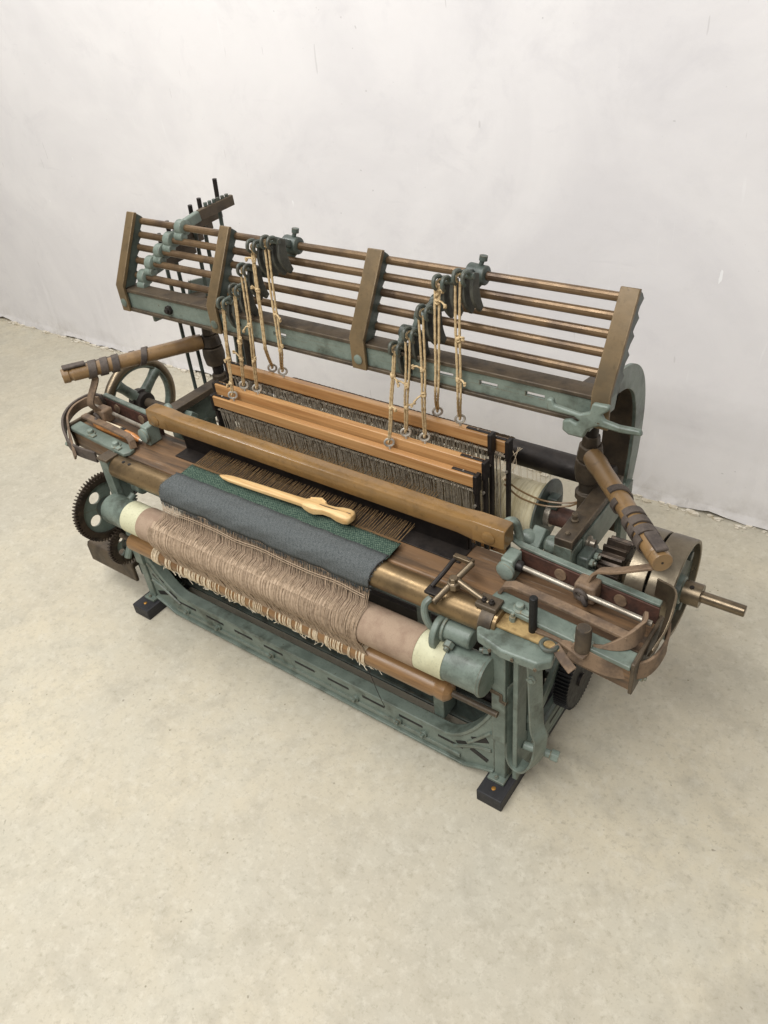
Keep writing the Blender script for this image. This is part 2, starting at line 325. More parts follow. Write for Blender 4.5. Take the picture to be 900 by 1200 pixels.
# wall sheet with an uneven lower edge that stops short of the floor in places
def wall_y(x): return 1.083 + 0.0165*x
m_ = MB(); nx = 420; x0, x1 = -6.5, 3.5
zs = [None, 0.03, 0.08, 0.4, 3.6]; vs = []; fs = []
for i in range(nx+1):
    x = x0 + (x1-x0)*i/nx; lowz = max(0.0, 0.003 + 0.006*math.sin(x*9) + 0.006*math.sin(x*23+1) + random.uniform(-0.004, 0.004))
    for k, z in enumerate(zs):
        vs.append((x, wall_y(x) - (0.003 if k == 0 else 0) + random.uniform(-0.001, 0.001)*(k < 3), lowz if k == 0 else z))
for i in range(nx):
    for k in range(4): a = i*5+k; fs.append((a, a+5, a+6, a+1))
m_.add(vs, fs); b0 = len(m_.v)
vs2 = []; fs2 = []
for i in range(nx+1):
    p = vs[i*5]; vs2 += [p, (p[0], p[1]+0.03, p[2])]
fs2 = [(2*i, 2*i+1, 2*i+3, 2*i+2) for i in range(nx)]
m_.add(vs2, fs2)
m_.box(x0, x1, wall_y(0)+0.09, wall_y(0)+0.2, 0, 3.6)
o = m_.build('wall', WM, smooth=0); o['kind'] = 'structure'
m_ = MB()
for i in range(520):
    x = random.uniform(-3.6, 0.8); r = random.choice((0.002, 0.003, 0.004, 0.006, 0.009)); y = wall_y(x) - abs(random.gauss(0, 0.012)) - 0.002
    a = random.random()*6; pts = [(x + r*(0.6+0.6*random.random())*math.cos(a+k*1.256)*1.8, y + r*0.8*math.sin(a+k*1.256)) for k in range(5)]
    m_.prism(pts, 'z', 0.0005, r*random.uniform(0.4, 1.0))
mat('plaster_crumb', srgb(216, 208, 192), srgb(186, 174, 150), scale=40, rough=0.9, bump=0.4)
o = m_.build('plaster_crumbs', 'plaster_crumb', smooth=0); o['kind'] = 'stuff'; o['label'] = 'flaked plaster crumbs along the foot of the white wall'; o['category'] = 'debris'

# ------------------------------------------------------------------ the loom
ROOT = thing('power_loom', (-0.53, 0.28, 0), 'small green cast iron power loom with wooden heddle bars standing on black planks', 'loom')
CX = -0.53
def B(mb, name, m, parent=ROOT, **k): return mb.build(name, m, parent, **k)
# --- base planks
for xa, xb in ((-0.05, 0.004), (-1.068, -1.011)):
    p = B(MB().box(xa, xb, 0.0, 0.58, 0, 0.031), 'base_plank', 'black_wood', bevel=0.002)
    B(MB().lathe(((xa+xb)/2, 0.02, 0.0305), (0, 0, 1), [(0, 0.0045), (0.0015, 0.0045), (0.002, 0.003)], 14), 'screw', 'brass', p)
# --- side frames (cast iron, one each side)
def side_frame(xo, s):
    """xo outer face, s=+1 right side (outer towards +x)"""
    t = 0.010; a, b = sorted((xo, xo - s*t)); f0, f1 = sorted((xo, xo - s*0.034))
    out = [(0.07, 0.045), (0.07, 0.40), (0.24, 0.478), (0.46, 0.478), (0.53, 0.40), (0.53, 0.045)]
    m = MB()
    # web: rails and struts
    m.prism([(0.05, 0.045), (0.53, 0.045), (0.53, 0.085), (0.16, 0.085), (0.12, 0.11), (0.085, 0.16), (0.085, 0.40), (0.05, 0.40)], 'x', a, b)
    m.prism([(0.49, 0.09), (0.53, 0.09), (0.53, 0.45), (0.49, 0.45)], 'x', a, b)
    m.prism([(0.245, 0.19), (0.29, 0.16), (0.29, 0.47), (0.245, 0.47)], 'x', a, b)
    m.prism([(0.295, 0.40), (0.485, 0.40), (0.485, 0.47), (0.295, 0.47)], 'x', a, b)
    m.prism([(0.09, 0.38), (0.24, 0.36), (0.24, 0.41), (0.09, 0.42)], 'x', a, b)
    m.bar((xo - s*t/2, 0.10, 0.13), (xo - s*t/2, 0.25, 0.22), t*0.98, 0.03, up=(0, 0, 1))
    m.bar((xo - s*t/2, 0.29, 0.2), (xo - s*t/2, 0.49, 0.10), t*0.98, 0.03, up=(0, 0, 1))
    fr = B(m, 'side_frame', 'green_paint', bevel=0.0015)
    B(MB().box(f0, f1, 0.243, 0.47, 0.4785, 0.495), 'top_flange', 'brown_iron', fr, bevel=0.0015)
    B(MB().box(f0+0.0005, f1-0.0005, 0.2425, 0.2445, 0.34, 0.478), 'front_flange', 'green_paint', fr, bevel=0.0008)
    B(MB().box(f0, f1, 0.10, 0.56, 0.0315, 0.044), 'foot_flange', 'green_paint', fr, bevel=0.0015)
    for y, z in ((0.16, 0.065), (0.40, 0.065), (0.33, 0.435)): hexbolt(fr, (xo, y, z), (s, 0, 0), 0.008, 0.007)
    # dark strips standing in for shaded slots along the lower rail
    for y0_, y1_ in ((0.19, 0.27), (0.31, 0.38)):
        B(MB().box(min(xo, xo+s*0.0006), max(xo, xo+s*0.0006), y0_, y1_, 0.062, 0.068), 'slot_shade', 'black_iron', fr, smooth=0)
    # bearing for the driving shaft
    B(MB().lathe((xo - s*0.012, 0.34, 0.385), (s, 0, 0), [(0, 0.03), (0.014, 0.03), (0.016, 0.024), (0.03, 0.022), (0.031, 0.018)], 24), 'bearing', 'green_paint', fr, bevel=0.001)
    B(MB().lathe((xo - s*0.004, 0.315, 0.445), (s, 0, 0), [(0, 0.013), (0.008, 0.013), (0.01, 0.009), (0.018, 0.008)], 18), 'bush', 'steel', fr)
    return fr
SFR = side_frame(0.010, 1); SFL = side_frame(-1.034, -1)
# --- front posts
def front_post(xa, xb, top, inner):
    m = MB().box(xa+0.002, xb-0.002, 0.046, 0.058, 0.036, 0.2).box(xa, xb, 0.042, 0.058, 0.15, top)
    wx = (xa, xa+0.007) if inner < 0 else (xb-0.007, xb)
    m.box(wx[0]+0.0004, wx[1]-0.0004, 0.058, 0.085, 0.036, top-0.001)
    p = B(m, 'front_post', 'green_paint', bevel=0.0015)
    B(MB().box(xa-0.006, xb+0.002, 0.032, 0.085, 0.0312, 0.0385), 'foot', 'green_paint', p, bevel=0.0015)
    hexbolt(p, ((xa+xb)/2-0.003, 0.039, 0.0385), (0, 0, 1), 0.0045, 0.004)
    return p
PR = front_post(-0.038, -0.0105, 0.405, 1); PL = front_post(-1.05, -1.022, 0.458, -1)
B(MB().box(-1.053, -1.019, 0.040, 0.075, 0.4585, 0.4645), 'post_cap', 'brown_iron', PL, bevel=0.001)
B(MB().strip([(-0.0385, 0.0405, 0.288), (-0.018, 0.0405, 0.286), (-0.018, 0.0405, 0.270), (-0.008, 0.0405, 0.268)], (0, 0, 1), 0.008, 0.002), 'clip', 'brown_iron', PR)
for z in (0.285, 0.25, 0.185): hexbolt(PR, (-0.004, 0.068, z), (1, 0, 0), 0.007, 0.008)
# --- front lower rail: solid casting with curved end brackets, openings shown by dark strips
def rail_profile(x):   # top and bottom height of the web
    d = min(x+1.022, -0.038-x); e = max(0.0, 1-d/0.115)
    top = 0.082 + 0.135*e**1.9; bot = 0.018 + 0.026*max(0, 1-d/0.06)**0.7
    return top, bot
m = MB(); n = 90; xs = [-1.022 + (0.984)*i/n for i in range(n+1)]
vs = []; fs = []
for x in xs:
    t, b_ = rail_profile(x)
    vs += [(x, 0.050, b_), (x, 0.050, t), (x, 0.058, t), (x, 0.058, b_)]
for i in range(n):
    for k in range(4): fs.append((4*i+k, 4*i+(k+1) % 4, 4*i+4+(k+1) % 4, 4*i+4+k))
fs += [(0, 1, 2, 3), tuple(4*n+k for k in (3, 2, 1, 0))]
m.add(vs, fs)
RAIL = B(m, 'front_rail', 'green_paint', bevel=0.001)
B(MB().strip([(x, 0.060, rail_profile(x)[0]+0.0035) for x in xs], (0, 1, 0), 0.028, 0.007), 'top_flange', 'green_paint', RAIL, bevel=0.002)
B(MB().strip([(x, 0.060, rail_profile(x)[1]-0.0025) for x in xs], (0, 1, 0), 0.034, 0.007), 'bottom_flange', 'green_paint', RAIL, bevel=0.002)
B(MB().strip([(x, 0.0485, 0.034) for x in xs[7:-7]], (0, 0, 1), 0.010, 0.005), 'bead', 'green_paint', RAIL, bevel=0.001)
for k in range(9):
    x = -0.93 + k*0.0955
    B(MB().bar((x, 0.0498, 0.062), (x+0.058, 0.0498, 0.062), 0.001, 0.006, up=(0, 0, 1)), 'slot_shade', 'black_iron', RAIL, smooth=0)  # black strip on the solid face, for the shade inside a slot
for x in (-0.905, -0.795, -0.62, -0.375, -0.262, -0.20):
    bb = B(MB().cyl((x, 0.0505, 0.046), (x, 0.044, 0.046), 0.0075, n=14).box(x-0.004, x+0.004, 0.036, 0.0445, 0.043, 0.050), 'bolt', 'green_paint', RAIL, bevel=0.001)
for sx, s in ((-1.02, 1), (-0.04, -1)):   # dark strips for the shade in bracket openings, framed by raised ribs
    for (a0, b0, a1, b1, wd) in ((0.012, 0.125, 0.045, 0.105, 0.014), (0.012, 0.06, 0.05, 0.075, 0.012), (0.06, 0.085, 0.082, 0.072, 0.007)):
        B(MB().bar((sx+s*a0, 0.0496, b0), (sx+s*a1, 0.0496, b1), 0.001, wd, up=(0, 0, 1)), 'opening', 'black_iron', RAIL, smooth=0)
    B(MB().tube(bez([(sx+s*0.003, 0.049, 0.10), (sx+s*0.04, 0.049, 0.088), (sx+s*0.09, 0.049, 0.056)], 6), 0.004), 'rib', 'green_paint', RAIL)
    B(MB().tube(bez([(sx+s*0.003, 0.049, 0.155), (sx+s*0.03, 0.049, 0.12), (sx+s*0.055, 0.049, 0.09)], 6), 0.0035), 'rib', 'green_paint', RAIL)
B(MB().box(-1.026, -0.014, 0.125, 0.135, 0.045, 0.120).box(-1.026, -0.014, 0.120, 0.165, 0.038, 0.045), 'cross_rail', 'green_paint_dark', bevel=0.0015)  # this rail and the next added to darken the shaded gap under the loom
B(MB().box(-1.026, -0.014, 0.20, 0.212, 0.14, 0.21), 'cross_rail', 'dark_iron', bevel=0.0015)  # second added rail, darkens the gap behind the front rail
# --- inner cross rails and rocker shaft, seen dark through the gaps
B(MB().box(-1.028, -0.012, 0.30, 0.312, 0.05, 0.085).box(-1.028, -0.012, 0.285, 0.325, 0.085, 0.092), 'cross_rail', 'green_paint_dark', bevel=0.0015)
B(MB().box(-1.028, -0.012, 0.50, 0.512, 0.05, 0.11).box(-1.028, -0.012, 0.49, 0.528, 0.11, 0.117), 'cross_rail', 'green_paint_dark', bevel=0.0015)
B(MB().cyl((-1.035, 0.15, 0.115), (-0.008, 0.15, 0.115), 0.012), 'rocker_shaft', 'dark_iron')
for x in (-0.82, -0.55, -0.25): B(MB().box(x-0.012, x+0.012, 0.142, 0.158, 0.10, 0.41), 'lay_sword', 'green_paint_dark', bevel=0.002)
B(MB().box(-0.19, -0.165, 0.075, 0.12, 0.085, 0.17), 'stay', 'green_paint', bevel=0.002)
for k, x in enumerate((-0.78, -0.70, -0.62, -0.54)):
    B(MB().box(x-0.008, x+0.008, 0.10, 0.48, 0.125+0.01*k, 0.145+0.01*k), 'treadle', 'dark_iron', bevel=0.002)

# --- take-up roller with paper and felt
y, z = 0.026, 0.338
TR = B(MB().lathe((-1.035, y, z), (1, 0, 0), [(0, 0.028), (0.001, 0.034), (0.004, 0.036), (0.08, 0.036), (0.0805, 0.033), (0.92, 0.033), (0.9205, 0.037), (0.932, 0.0355), (0.99, 0.0355), (0.997, 0.038), (1.002, 0.036), (1.003, 0.02)], 40), 'take_up_roller', 'green_paint')
B(MB().lathe((-0.962, y, z), (1, 0, 0), [(0, 0.034), (0, 0.0372), (0.055, 0.0372), (0.0552, 0.034)], 40), 'paper_wrap', 'yellow_paper', TR)
B(MB().lathe((-0.165, y, z), (1, 0, 0), [(0, 0.034), (0, 0.0375), (0.057, 0.0375), (0.0572, 0.034)], 40), 'paper_wrap', 'yellow_paper', TR)
B(MB().lathe((-0.907, y, z), (1, 0, 0), [(0, 0.034), (0, 0.0385), (0.742, 0.0385), (0.742, 0.034)], 40), 'felt_cover', 'felt', TR)
# --- wooden cloth roller under it
wy, wz, wr = 0.018, 0.262, 0.0205
WR = B(MB().lathe((-0.985, wy, wz), (1, 0, 0), [(0, 0.015), (0.001, wr), (0.845, wr), (0.848, wr*0.92), (0.853, wr*0.92), (0.858, wr), (0.872, wr), (0.880, 0.014), (0.882, 0.008)], 32), 'cloth_roller', 'roller_wood')
B(MB().cyl((-0.11, wy, wz), (-0.012, wy, wz), 0.006), 'axle', 'brown_iron', WR)
B(MB().cyl((-1.03, wy, wz), (-0.98, wy, wz), 0.006), 'axle', 'brown_iron', WR)
wr_m = MB(); fr_m = MB(); x = -0.895
while x < -0.285:
    k = random.choice((1, 1, 2, 3, 4, 6)); 
    for i in range(k):
        rr = wr + 0.0008 + random.uniform(0, 0.0012)
        tl = random.uniform(-0.004, 0.004)
        wr_m.tube([(x + tl*math.cos(t), wy + rr*math.cos(t), wz + rr*math.sin(t)) for t in [2*math.pi*q/18 for q in range(19)]], random.uniform(0.0009, 0.0017), 5, cap=False)
        x += random.uniform(0.0022, 0.004)
    x += random.choice((0.001, 0.003, 0.006, 0.012, 0.02))
B(wr_m, 'yarn_wraps', 'pale_yarn', WR, stuff=True)
for i in range(420):
    x = random.uniform(-0.885, -0.27); L_ = random.uniform(0.004, 0.018); t0 = random.uniform(-1.9, -1.2)
    p = Vector((x, wy + (wr+0.001)*math.cos(t0), wz + (wr+0.001)*math.sin(t0)))
    fr_m.tube(bez([p, p + Vector((random.uniform(-.006, .006), random.uniform(-.004, .002), -L_*0.6)), p + Vector((random.uniform(-.014, .014), random.uniform(-.006, .004), -L_))], 3), random.uniform(0.0004, 0.0012), 4)
B(fr_m, 'fringe', 'white_fringe', WR, stuff=True)
B(MB().tube(bez([(-0.285, 0.0, 0.25), (-0.27, -0.004, 0.215), (-0.262, 0.0, 0.17), (-0.262, 0.01, 0.13)], 8), 0.0007, 5), 'loose_thread', 'dark_iron', WR)
# --- breast beam
bb_y, bb_z, bb_r = 0.066, 0.434, 0.026
BB = B(MB().cyl((-1.021, bb_y, bb_z), (-0.03, bb_y, bb_z), bb_r, n=40), 'breast_beam', 'breast_iron', bevel=0.0015)
for x in (-0.985, -0.965): B(MB().cyl((x, bb_y-0.004, bb_z+bb_r-0.002), (x, bb_y-0.004, bb_z+bb_r+0.0005), 0.004, n=12), 'screw_hole_shade', 'black_iron', BB)  # flat dark disc in place of the shade in a bored hole
B(MB().lathe((-0.062, bb_y, bb_z), (1, 0, 0), [(0, bb_r+0.0005), (0.001, bb_r+0.0025), (0.024, bb_r+0.0025), (0.025, bb_r)], 40), 'end_band', 'brown_iron', BB)
# --- thin green rod below it, with its clamp
GR = B(MB().cyl((-1.02, 0.080, 0.385), (-0.10, 0.080, 0.385), 0.0075), 'stay_rod', 'green_paint')
B(MB().lathe((-0.995, 0.080, 0.385), (1, 0, 0), [(0, 0.015), (0.002, 0.017), (0.028, 0.017), (0.03, 0.012)], 20).cyl((-0.985, 0.06, 0.372), (-0.985, 0.045, 0.365), 0.008), 'clamp', 'green_paint', GR, bevel=0.001)
hexbolt(GR, (-0.985, 0.045, 0.365), (0, -1, -0.3), 0.006, 0.006)

# --- woven cloth over the breast beam
cr = bb_r + 0.0022; CZ = bb_z + bb_r
def cloth_path():   # (y, z) from the fell over the beam and down its front
    pts = [(0.124, 0.4665), (0.113, 0.4657), (0.102, 0.4645), (bb_y+0.022, CZ+0.0025), (bb_y+0.010, CZ+0.0022)]
    for a in range(86, 182, 8): pts.append((bb_y + cr*math.cos(math.radians(a)), bb_z + cr*math.sin(math.radians(a))))
    pts += [(bb_y-cr-0.0003, 0.424), (bb_y-cr-0.0002, 0.415)]
    return pts
cp = cloth_path(); iG = 3
def cloth(name, ia, ib, m, hemL, hemR, lift=0.0):
    seg = cp[ia:ib+1]; nx_ = 110; mb = MB(); rows = len(seg); vs = []; fs = []
    for i in range(nx_+1):
        u = i/nx_
        for k, (yy, zz) in enumerate(seg):
            xl = hemL[0] + (hemL[1]-hemL[0])*k/(rows-1); xr = hemR[0] + (hemR[1]-hemR[0])*k/(rows-1)
            x = xl + (xr-xl)*u
            wv = 0.0012*math.sin(x*41+k*0.6) + 0.0007*math.sin(x*117+k*1.3)
            if u in (0, 1): x += random.uniform(-0.0015, 0.0015)
            vs.append((x, yy - wv*(k/rows), zz + abs(wv) + lift))
    for i in range(nx_):
        for k in range(rows-1): a = i*rows+k; fs.append((a, a+1, a+rows+1, a+rows))
    mb.add(vs, fs); o = B(mb, name, m, smooth=60)
    so = o.modifiers.new('thick', 'SOLIDIFY'); so.thickness = 0.0009; so.offset = 1
    return o
GREENC = cloth('green_cloth_band', 0, 4, 'green_cloth', (-0.822, -0.826), (-0.268, -0.27))
GREYC = cloth('grey_cloth', 3, len(cp)-1, 'grey_cloth', (-0.832, -0.848), (-0.272, -0.283), lift=0.0008)
fz = MB()   # frayed ends along the hem and the left edge
for i in range(520):
    x = random.uniform(-0.847, -0.284); L_ = random.uniform(0.002, 0.008); yy, zz = cp[-1]
    fz.tube([(x, yy-0.0015, zz+0.002), (x+random.uniform(-.0015, .0015), yy-0.002-random.random()*.002, zz-L_)], 0.00035, 3, cap=False)
for i in range(130):
    k = random.randrange(3, len(cp)); yy, zz = cp[k]; s_ = random.choice((-1, 1)); x = -0.835-0.012*(k-3)/14 if s_ < 0 else -0.273-0.010*(k-3)/14
    fz.tube([(x, yy, zz+0.001), (x+s_*random.uniform(.001, .005), yy+random.uniform(-.002, .002), zz+random.uniform(-.001, .003))], 0.0003, 3, cap=False)
B(fz, 'frayed_edge', 'grey_cloth', GREYC, stuff=True)
# dark selvedge cord on the right edge
B(MB().tube([(-0.272-0.011*k/13, yy-0.001, zz+0.002) for k, (yy, zz) in enumerate(cp[3:])], 0.0011, 5), 'selvedge', 'dark_iron', GREYC)
# --- warp threads hanging from the hem onto the take-up roller
hy, hz = cp[-1]
tm = MB(); nth = 400
for i in range(nth):
    x = -0.846 + 0.562*i/nth + 0.0012*math.sin(i*2.1) + random.uniform(-0.0006, 0.0006); xb = x + random.uniform(-0.002, 0.002)
    R_ = 0.0402 + random.uniform(0, 0.0022)
    a_end = random.uniform(205, 236); a0 = random.uniform(84, 96)
    pts = [(x, hy+0.001, hz+0.003), ((x+xb)/2, hy-0.002, hz-0.012)]; rad = [0.00042, 0.00042]
    k = 0
    for a in range(int(a0), int(a_end), 15):
        t = math.radians(a); pts.append((xb + 0.0006*math.sin(a*0.05+i), 0.026 + R_*math.cos(t), 0.338 + R_*math.sin(t))); rad.append((0.0005, 0.0006, 0.0008)[min(k, 2)]); k += 1
    e = Vector(pts[-1]); pts.append(tuple(e + Vector((random.uniform(0, .004), 0.004, -0.008 - random.random()*0.006)))); pts.append((e.x + random.uniform(0.002, .008), wy - wr*0.8, wz + wr*0.75)); rad += [0.0007, 0.0007]
    tm.tube(pts, rad, 4, cap=False)
WT = B(tm, 'hanging_warp', 'yarn', stuff=True, smooth=60)
# soft yarn mass lying on the roller
ym = MB(); vs = []; fs = []; na = 15; nx_ = 260
for i in range(nx_+1):
    x = -0.858 + 0.56*i/nx_; fade = 0.0 if x < -0.45 else (x+0.45)/0.2
    for k in range(na):
        a = 112 + k*(214-112)/(na-1); t = math.radians(a); bulge = 0.0036*math.sin(math.pi*k/(na-1))**0.6*(1-min(1, fade)*0.9) + random.uniform(0, 0.0005)
        edge = min(1, (i/5.0), (nx_-i)/20.0)
        R_ = 0.0388 + (bulge + 0.0006*math.sin(i*1.9))*edge
        vs.append((x + 0.004*k/na, 0.026 + R_*math.cos(t), 0.338 + R_*math.sin(t)))
for i in range(nx_):
    for k in range(na-1): a = i*na+k; fs.append((a, a+1, a+na+1, a+na))
ym.add(vs, fs); B(ym, 'yarn_layer', 'yarn', TR, smooth=80)
lp = MB()   # scalloped loops at the lower front edge
for i in range(420):
    x = -0.862 + 0.545*i/420 + random.uniform(-.002, .002); wd = random.uniform(0.004, 0.010)
    pth = []
    for q in range(11):
        a = math.radians(135 + 95*q/10); R_ = 0.0425 + 0.0012*math.sin(i) ; pth.append((x + wd*0.5*math.sin(q/10*1.57)**2*1.6, 0.026 + R_*math.cos(a), 0.338 + R_*math.sin(a)))
    lp.tube(pth, random.uniform(0.0005, 0.0010), 4, cap=False)
B(lp, 'yarn_loops', 'yarn', TR, stuff=True, smooth=60)
# horizontal lease threads between cloth and roller
for dz in (0.010, 0.016): B(MB().tube([(-0.84+0.55*q/20, hy-0.006-0.002*math.sin(q), hz-dz-0.001*math.sin(q*1.7)) for q in range(21)], 0.0008, 5), 'lease_thread', 'yarn', WT)

# --- the lay: race board
lp_ = [(0.086, 0.405), (0.086, 0.452), (0.0885, 0.4545), (0.20, 0.4545), (0.20, 0.405)]
lm_ = MB(); vs = []
for x, dy in ((-1.238, 0.0194), (-0.98, 0), (-0.08, 0), (0.19, -0.023)): vs += [(x, a+dy, b_) for a, b_ in lp_]
lm_.add(vs, [(j*5+i, j*5+(i+1) % 5, j*5+5+(i+1) % 5, j*5+5+i) for j in range(3) for i in range(5)] + [(4, 3, 2, 1, 0), (15, 16, 17, 18, 19)])
LAY = B(lm_, 'lay_beam', 'lay_wood', bevel=0.0015)
mat('chip_wood', srgb(134, 108, 88), srgb(120, 94, 74), scale=20, rough=0.5)
# reed and its cap
rm = MB()
for i in range(330):
    x = -0.90 + 0.74*i/329; rm.box(x-0.0005, x+0.0005, 0.176, 0.181, 0.454, 0.512)
RC = None
hr = []
prof = [(-0.0135, -0.018), (-0.0160, -0.014), (-0.0165, 0.010), (-0.0145, 0.0165), (-0.008, 0.0195), (0.006, 0.0200), (0.0145, 0.0185), (0.016, 0.014), (0.016, -0.018)]
sq = [(-0.0155, -0.020), (-0.0175, -0.018), (-0.0175, 0.012), (-0.0155, 0.0205), (-0.003, 0.022), (0.006, 0.022), (0.0155, 0.0215), (0.0175, 0.018), (0.0175, -0.020)]
sl = [(-0.986, sq, 0.94), (-0.981, sq, 1.0), (-0.925, sq, 1.0), (-0.89, prof, 1.0), (-0.17, prof, 1.0), (-0.135, sq, 1.0), (-0.079, sq, 1.0), (-0.074, sq, 0.94)]
m = MB(); vs = []; n = len(prof)
for x, pf, k in sl: vs += [(x, 0.172 + a*k, 0.526 + b_*k) for a, b_ in pf]
m.add(vs, [(j*n+i, j*n+(i+1) % n, (j+1)*n+(i+1) % n, (j+1)*n+i) for j in range(len(sl)-1) for i in range(n)] + [tuple(range(n-1, -1, -1)), tuple((len(sl)-1)*n+i for i in range(n))])
RC = B(m, 'reed_cap', 'tan_paint', bevel=0.001, smooth=40)
for x in (-0.958, -0.104): B(MB().lathe((x, 0.155, 0.524), (0, -1, 0), [(0, 0.0125), (0.002, 0.0125), (0.0035, 0.010), (0.004, 0.004)], 24), 'rivet', 'tan_paint', RC)
B(MB().box(-0.90, -0.155, 0.140, 0.1995, 0.4548, 0.4575), 'reed_dark_strip', 'dark_iron', LAY, bevel=0.0005)  # dark strip added over the race board for the dark gap under the cap
B(rm, 'reed', 'dark_iron', LAY, stuff=True, smooth=0)
B(MB().box(-0.905, -0.155, 0.1815, 0.184, 0.454, 0.506), 'reed_backing', 'dark_iron', LAY, smooth=0)

# --- warp from cloth through reed and heddles to the back beam
wm = MB()
for i in range(190):
    x = -0.818 + 0.545*i/189 + random.uniform(-0.0012, 0.0012); up = (i % 2)
    wm.tube([(x, 0.121, 0.4685), (x + random.uniform(-.002, .002), 0.176, 0.470+0.006*up)], 0.00055, 3, cap=False)
    wm.tube([(x, 0.186, 0.472+0.006*up), (x*0.99-0.005, 0.30, 0.486 + 0.02*(up-0.5)), (x*0.985-0.0075+random.uniform(-.003, .003), 0.455, 0.5035)], 0.0006, 3, cap=False)
B(wm, 'warp_threads', 'warp_thread', stuff=True)
# --- back beam and warp lying over it
BK = B(MB().cyl((-1.03, 0.475, 0.478), (-0.012, 0.475, 0.478), 0.0255, n=32), 'back_beam', 'dark_iron', bevel=0.001)
bm_ = MB()
for i in range(300):
    x = -0.835 + 0.60*i/299 + random.uniform(-.001, .001); r_ = 0.0262 + random.uniform(0, .0012)
    bm_.tube([(x, 0.475 + r_*math.cos(math.radians(a)), 0.478 + r_*math.sin(math.radians(a))) for a in range(140, -20, -20)], 0.0011, 4, cap=False)
B(bm_, 'warp_on_beam', 'dark_warp', BK, stuff=True)
# --- warp beam with pale thread and green flange
by, bz = 0.445, 0.372
WB = B(MB().lathe((-0.93, by, bz), (1, 0, 0), [(0, 0.052), (0.001, 0.057)] + [(0.01 + 0.775*i/50, 0.0565 + 0.0010*math.sin(i*2.3)) for i in range(51)] + [(0.793, 0.050)], 44), 'warp_beam', 'spool_thread')
for x in (-0.942, -0.136):
    B(MB().lathe((x, by, bz), (1, 0, 0), [(0, 0.071), (0.001, 0.073), (0.005, 0.073), (0.006, 0.071)], 48), 'flange', 'green_paint_dark', WB)
B(MB().cyl((-0.13, by, bz), (-0.012, by, bz), 0.021, n=24), 'axle', 'rust_iron', WB)
B(MB().cyl((-0.131, by, bz), (-0.118, by, bz), 0.026, n=24), 'collar', 'steel', WB)
B(MB().box(-0.128, -0.106, by-0.012, by+0.012, bz+0.021, bz+0.048), 'lug', 'green_paint_dark', WB, bevel=0.002)
B(MB().cyl((-1.03, by, bz), (-0.94, by, bz), 0.02, n=24), 'axle', 'rust_iron', WB)
lt = MB()
for i in range(70):
    x = -0.86 + 0.70*i/69 + random.uniform(-.004, .004); lt.tube([(x, 0.500, 0.47), (x+0.004, 0.50, 0.40), (x+0.006, 0.497, 0.385)], 0.0005, 3, cap=False)
for i in range(18):   # loose ends fanning from the right of the heddles
    x = -0.175 - 0.05*random.random(); lt.tube(bez([(x, 0.345, 0.50), (x+random.uniform(-.02, .01), 0.40, 0.505), (x-0.02+random.uniform(-.03, .02), 0.455, 0.505)], 4), 0.0005, 3, cap=False)
B(lt, 'loose_warp', 'pale_yarn', WB, stuff=True)
for dz, dx in ((0, 0), (0.012, 0.004)):
    B(MB().tube(bez([(-0.18, 0.35, 0.50-dz), (-0.155, 0.37, 0.468-dz*1.4), (-0.115, 0.39, 0.445-dz), (-0.07, 0.405, 0.445-dz*0.6), (-0.04, 0.41, 0.46)], 8), 0.0018, 6), 'lashing', 'stick_wood', WB)

# --- heddle frames
def heddle_frame(yf, zt, xl, xr, wood=True, dens=150):
    h = 0.025; t = 0.016
    mb = MB().box(xl, xr, yf-t/2, yf+t/2, zt-h, zt)
    fr = B(mb, 'heddle_frame', 'heddle_wood' if wood else 'dark_iron', bevel=0.0018)
    for s, xe in ((1, xr), (-1, xl)):
        a, b_ = sorted((xe - s*0.002, xe + s*0.006))
        B(MB().box(a, b_, yf-t/2-0.0012, yf+t/2+0.0012, zt-h-0.012, zt+0.0018), 'end_cap', 'dark_iron', fr, bevel=0.001)
        a, b_ = sorted((xe - s*0.05, xe - s*0.0022)); B(MB().box(a, b_, yf-0.0035, yf+0.0035, zt-0.0005, zt+0.0022), 'end_plate', 'dark_iron', fr, bevel=0.001)
        hexbolt(fr, (xe - s*0.026, yf, zt+0.002), (0, 0, 1), 0.002, 0.0015, 'steel', 'screw')
        a, b_ = sorted((xe - s*0.002, xe + s*0.005)); B(MB().box(a, b_, yf-0.005, yf+0.005, zt-0.27, zt-h-0.0122), 'side_bar', 'dark_iron', fr, bevel=0.001)
        B(MB().cyl((xe + s*0.001, yf-0.006, zt-0.065), (xe + s*0.001, yf-0.010, zt-0.065), 0.003, n=10), 'screw', 'steel', fr)
    B(MB().cyl((xl, yf, zt-h-0.012), (xr, yf, zt-h-0.012), 0.0022, n=8), 'heddle_rod', 'wire', fr)
    B(MB().cyl((xl, yf, zt-0.235), (xr, yf, zt-0.235), 0.0022, n=8), 'heddle_rod', 'wire', fr)
    B(MB().box(xl, xr, yf-t/2, yf+t/2, zt-0.272, zt-0.248), 'lower_bar', 'heddle_wood', fr, bevel=0.0018)
    hm = MB()
    for i in range(dens):
        x = xl + 0.012 + (xr-xl-0.024)*(i + random.uniform(-.35, .35))/dens; dy = random.uniform(-.003, .003)
        hm.tube([(x, yf-0.003, zt-h-0.009), (x+random.uniform(-.002, .002), yf+dy, zt-0.075), (x+random.uniform(-.002, .002), yf+dy, zt-0.11), (x, yf, zt-0.235)], [0.0013, 0.0009, 0.0015, 0.0007], 3, cap=False)
        if random.random() < 0.5: hm.torus((x, yf-0.001, zt-h-0.010), (1, 0.3, 0), 0.0042, 0.0009, 7, 3)
    B(hm, 'heddles', 'wire', fr, stuff=True)
    return fr
F1 = heddle_frame(0.262, 0.560, -0.866, -0.190); F2 = heddle_frame(0.284, 0.578, -0.876, -0.184)
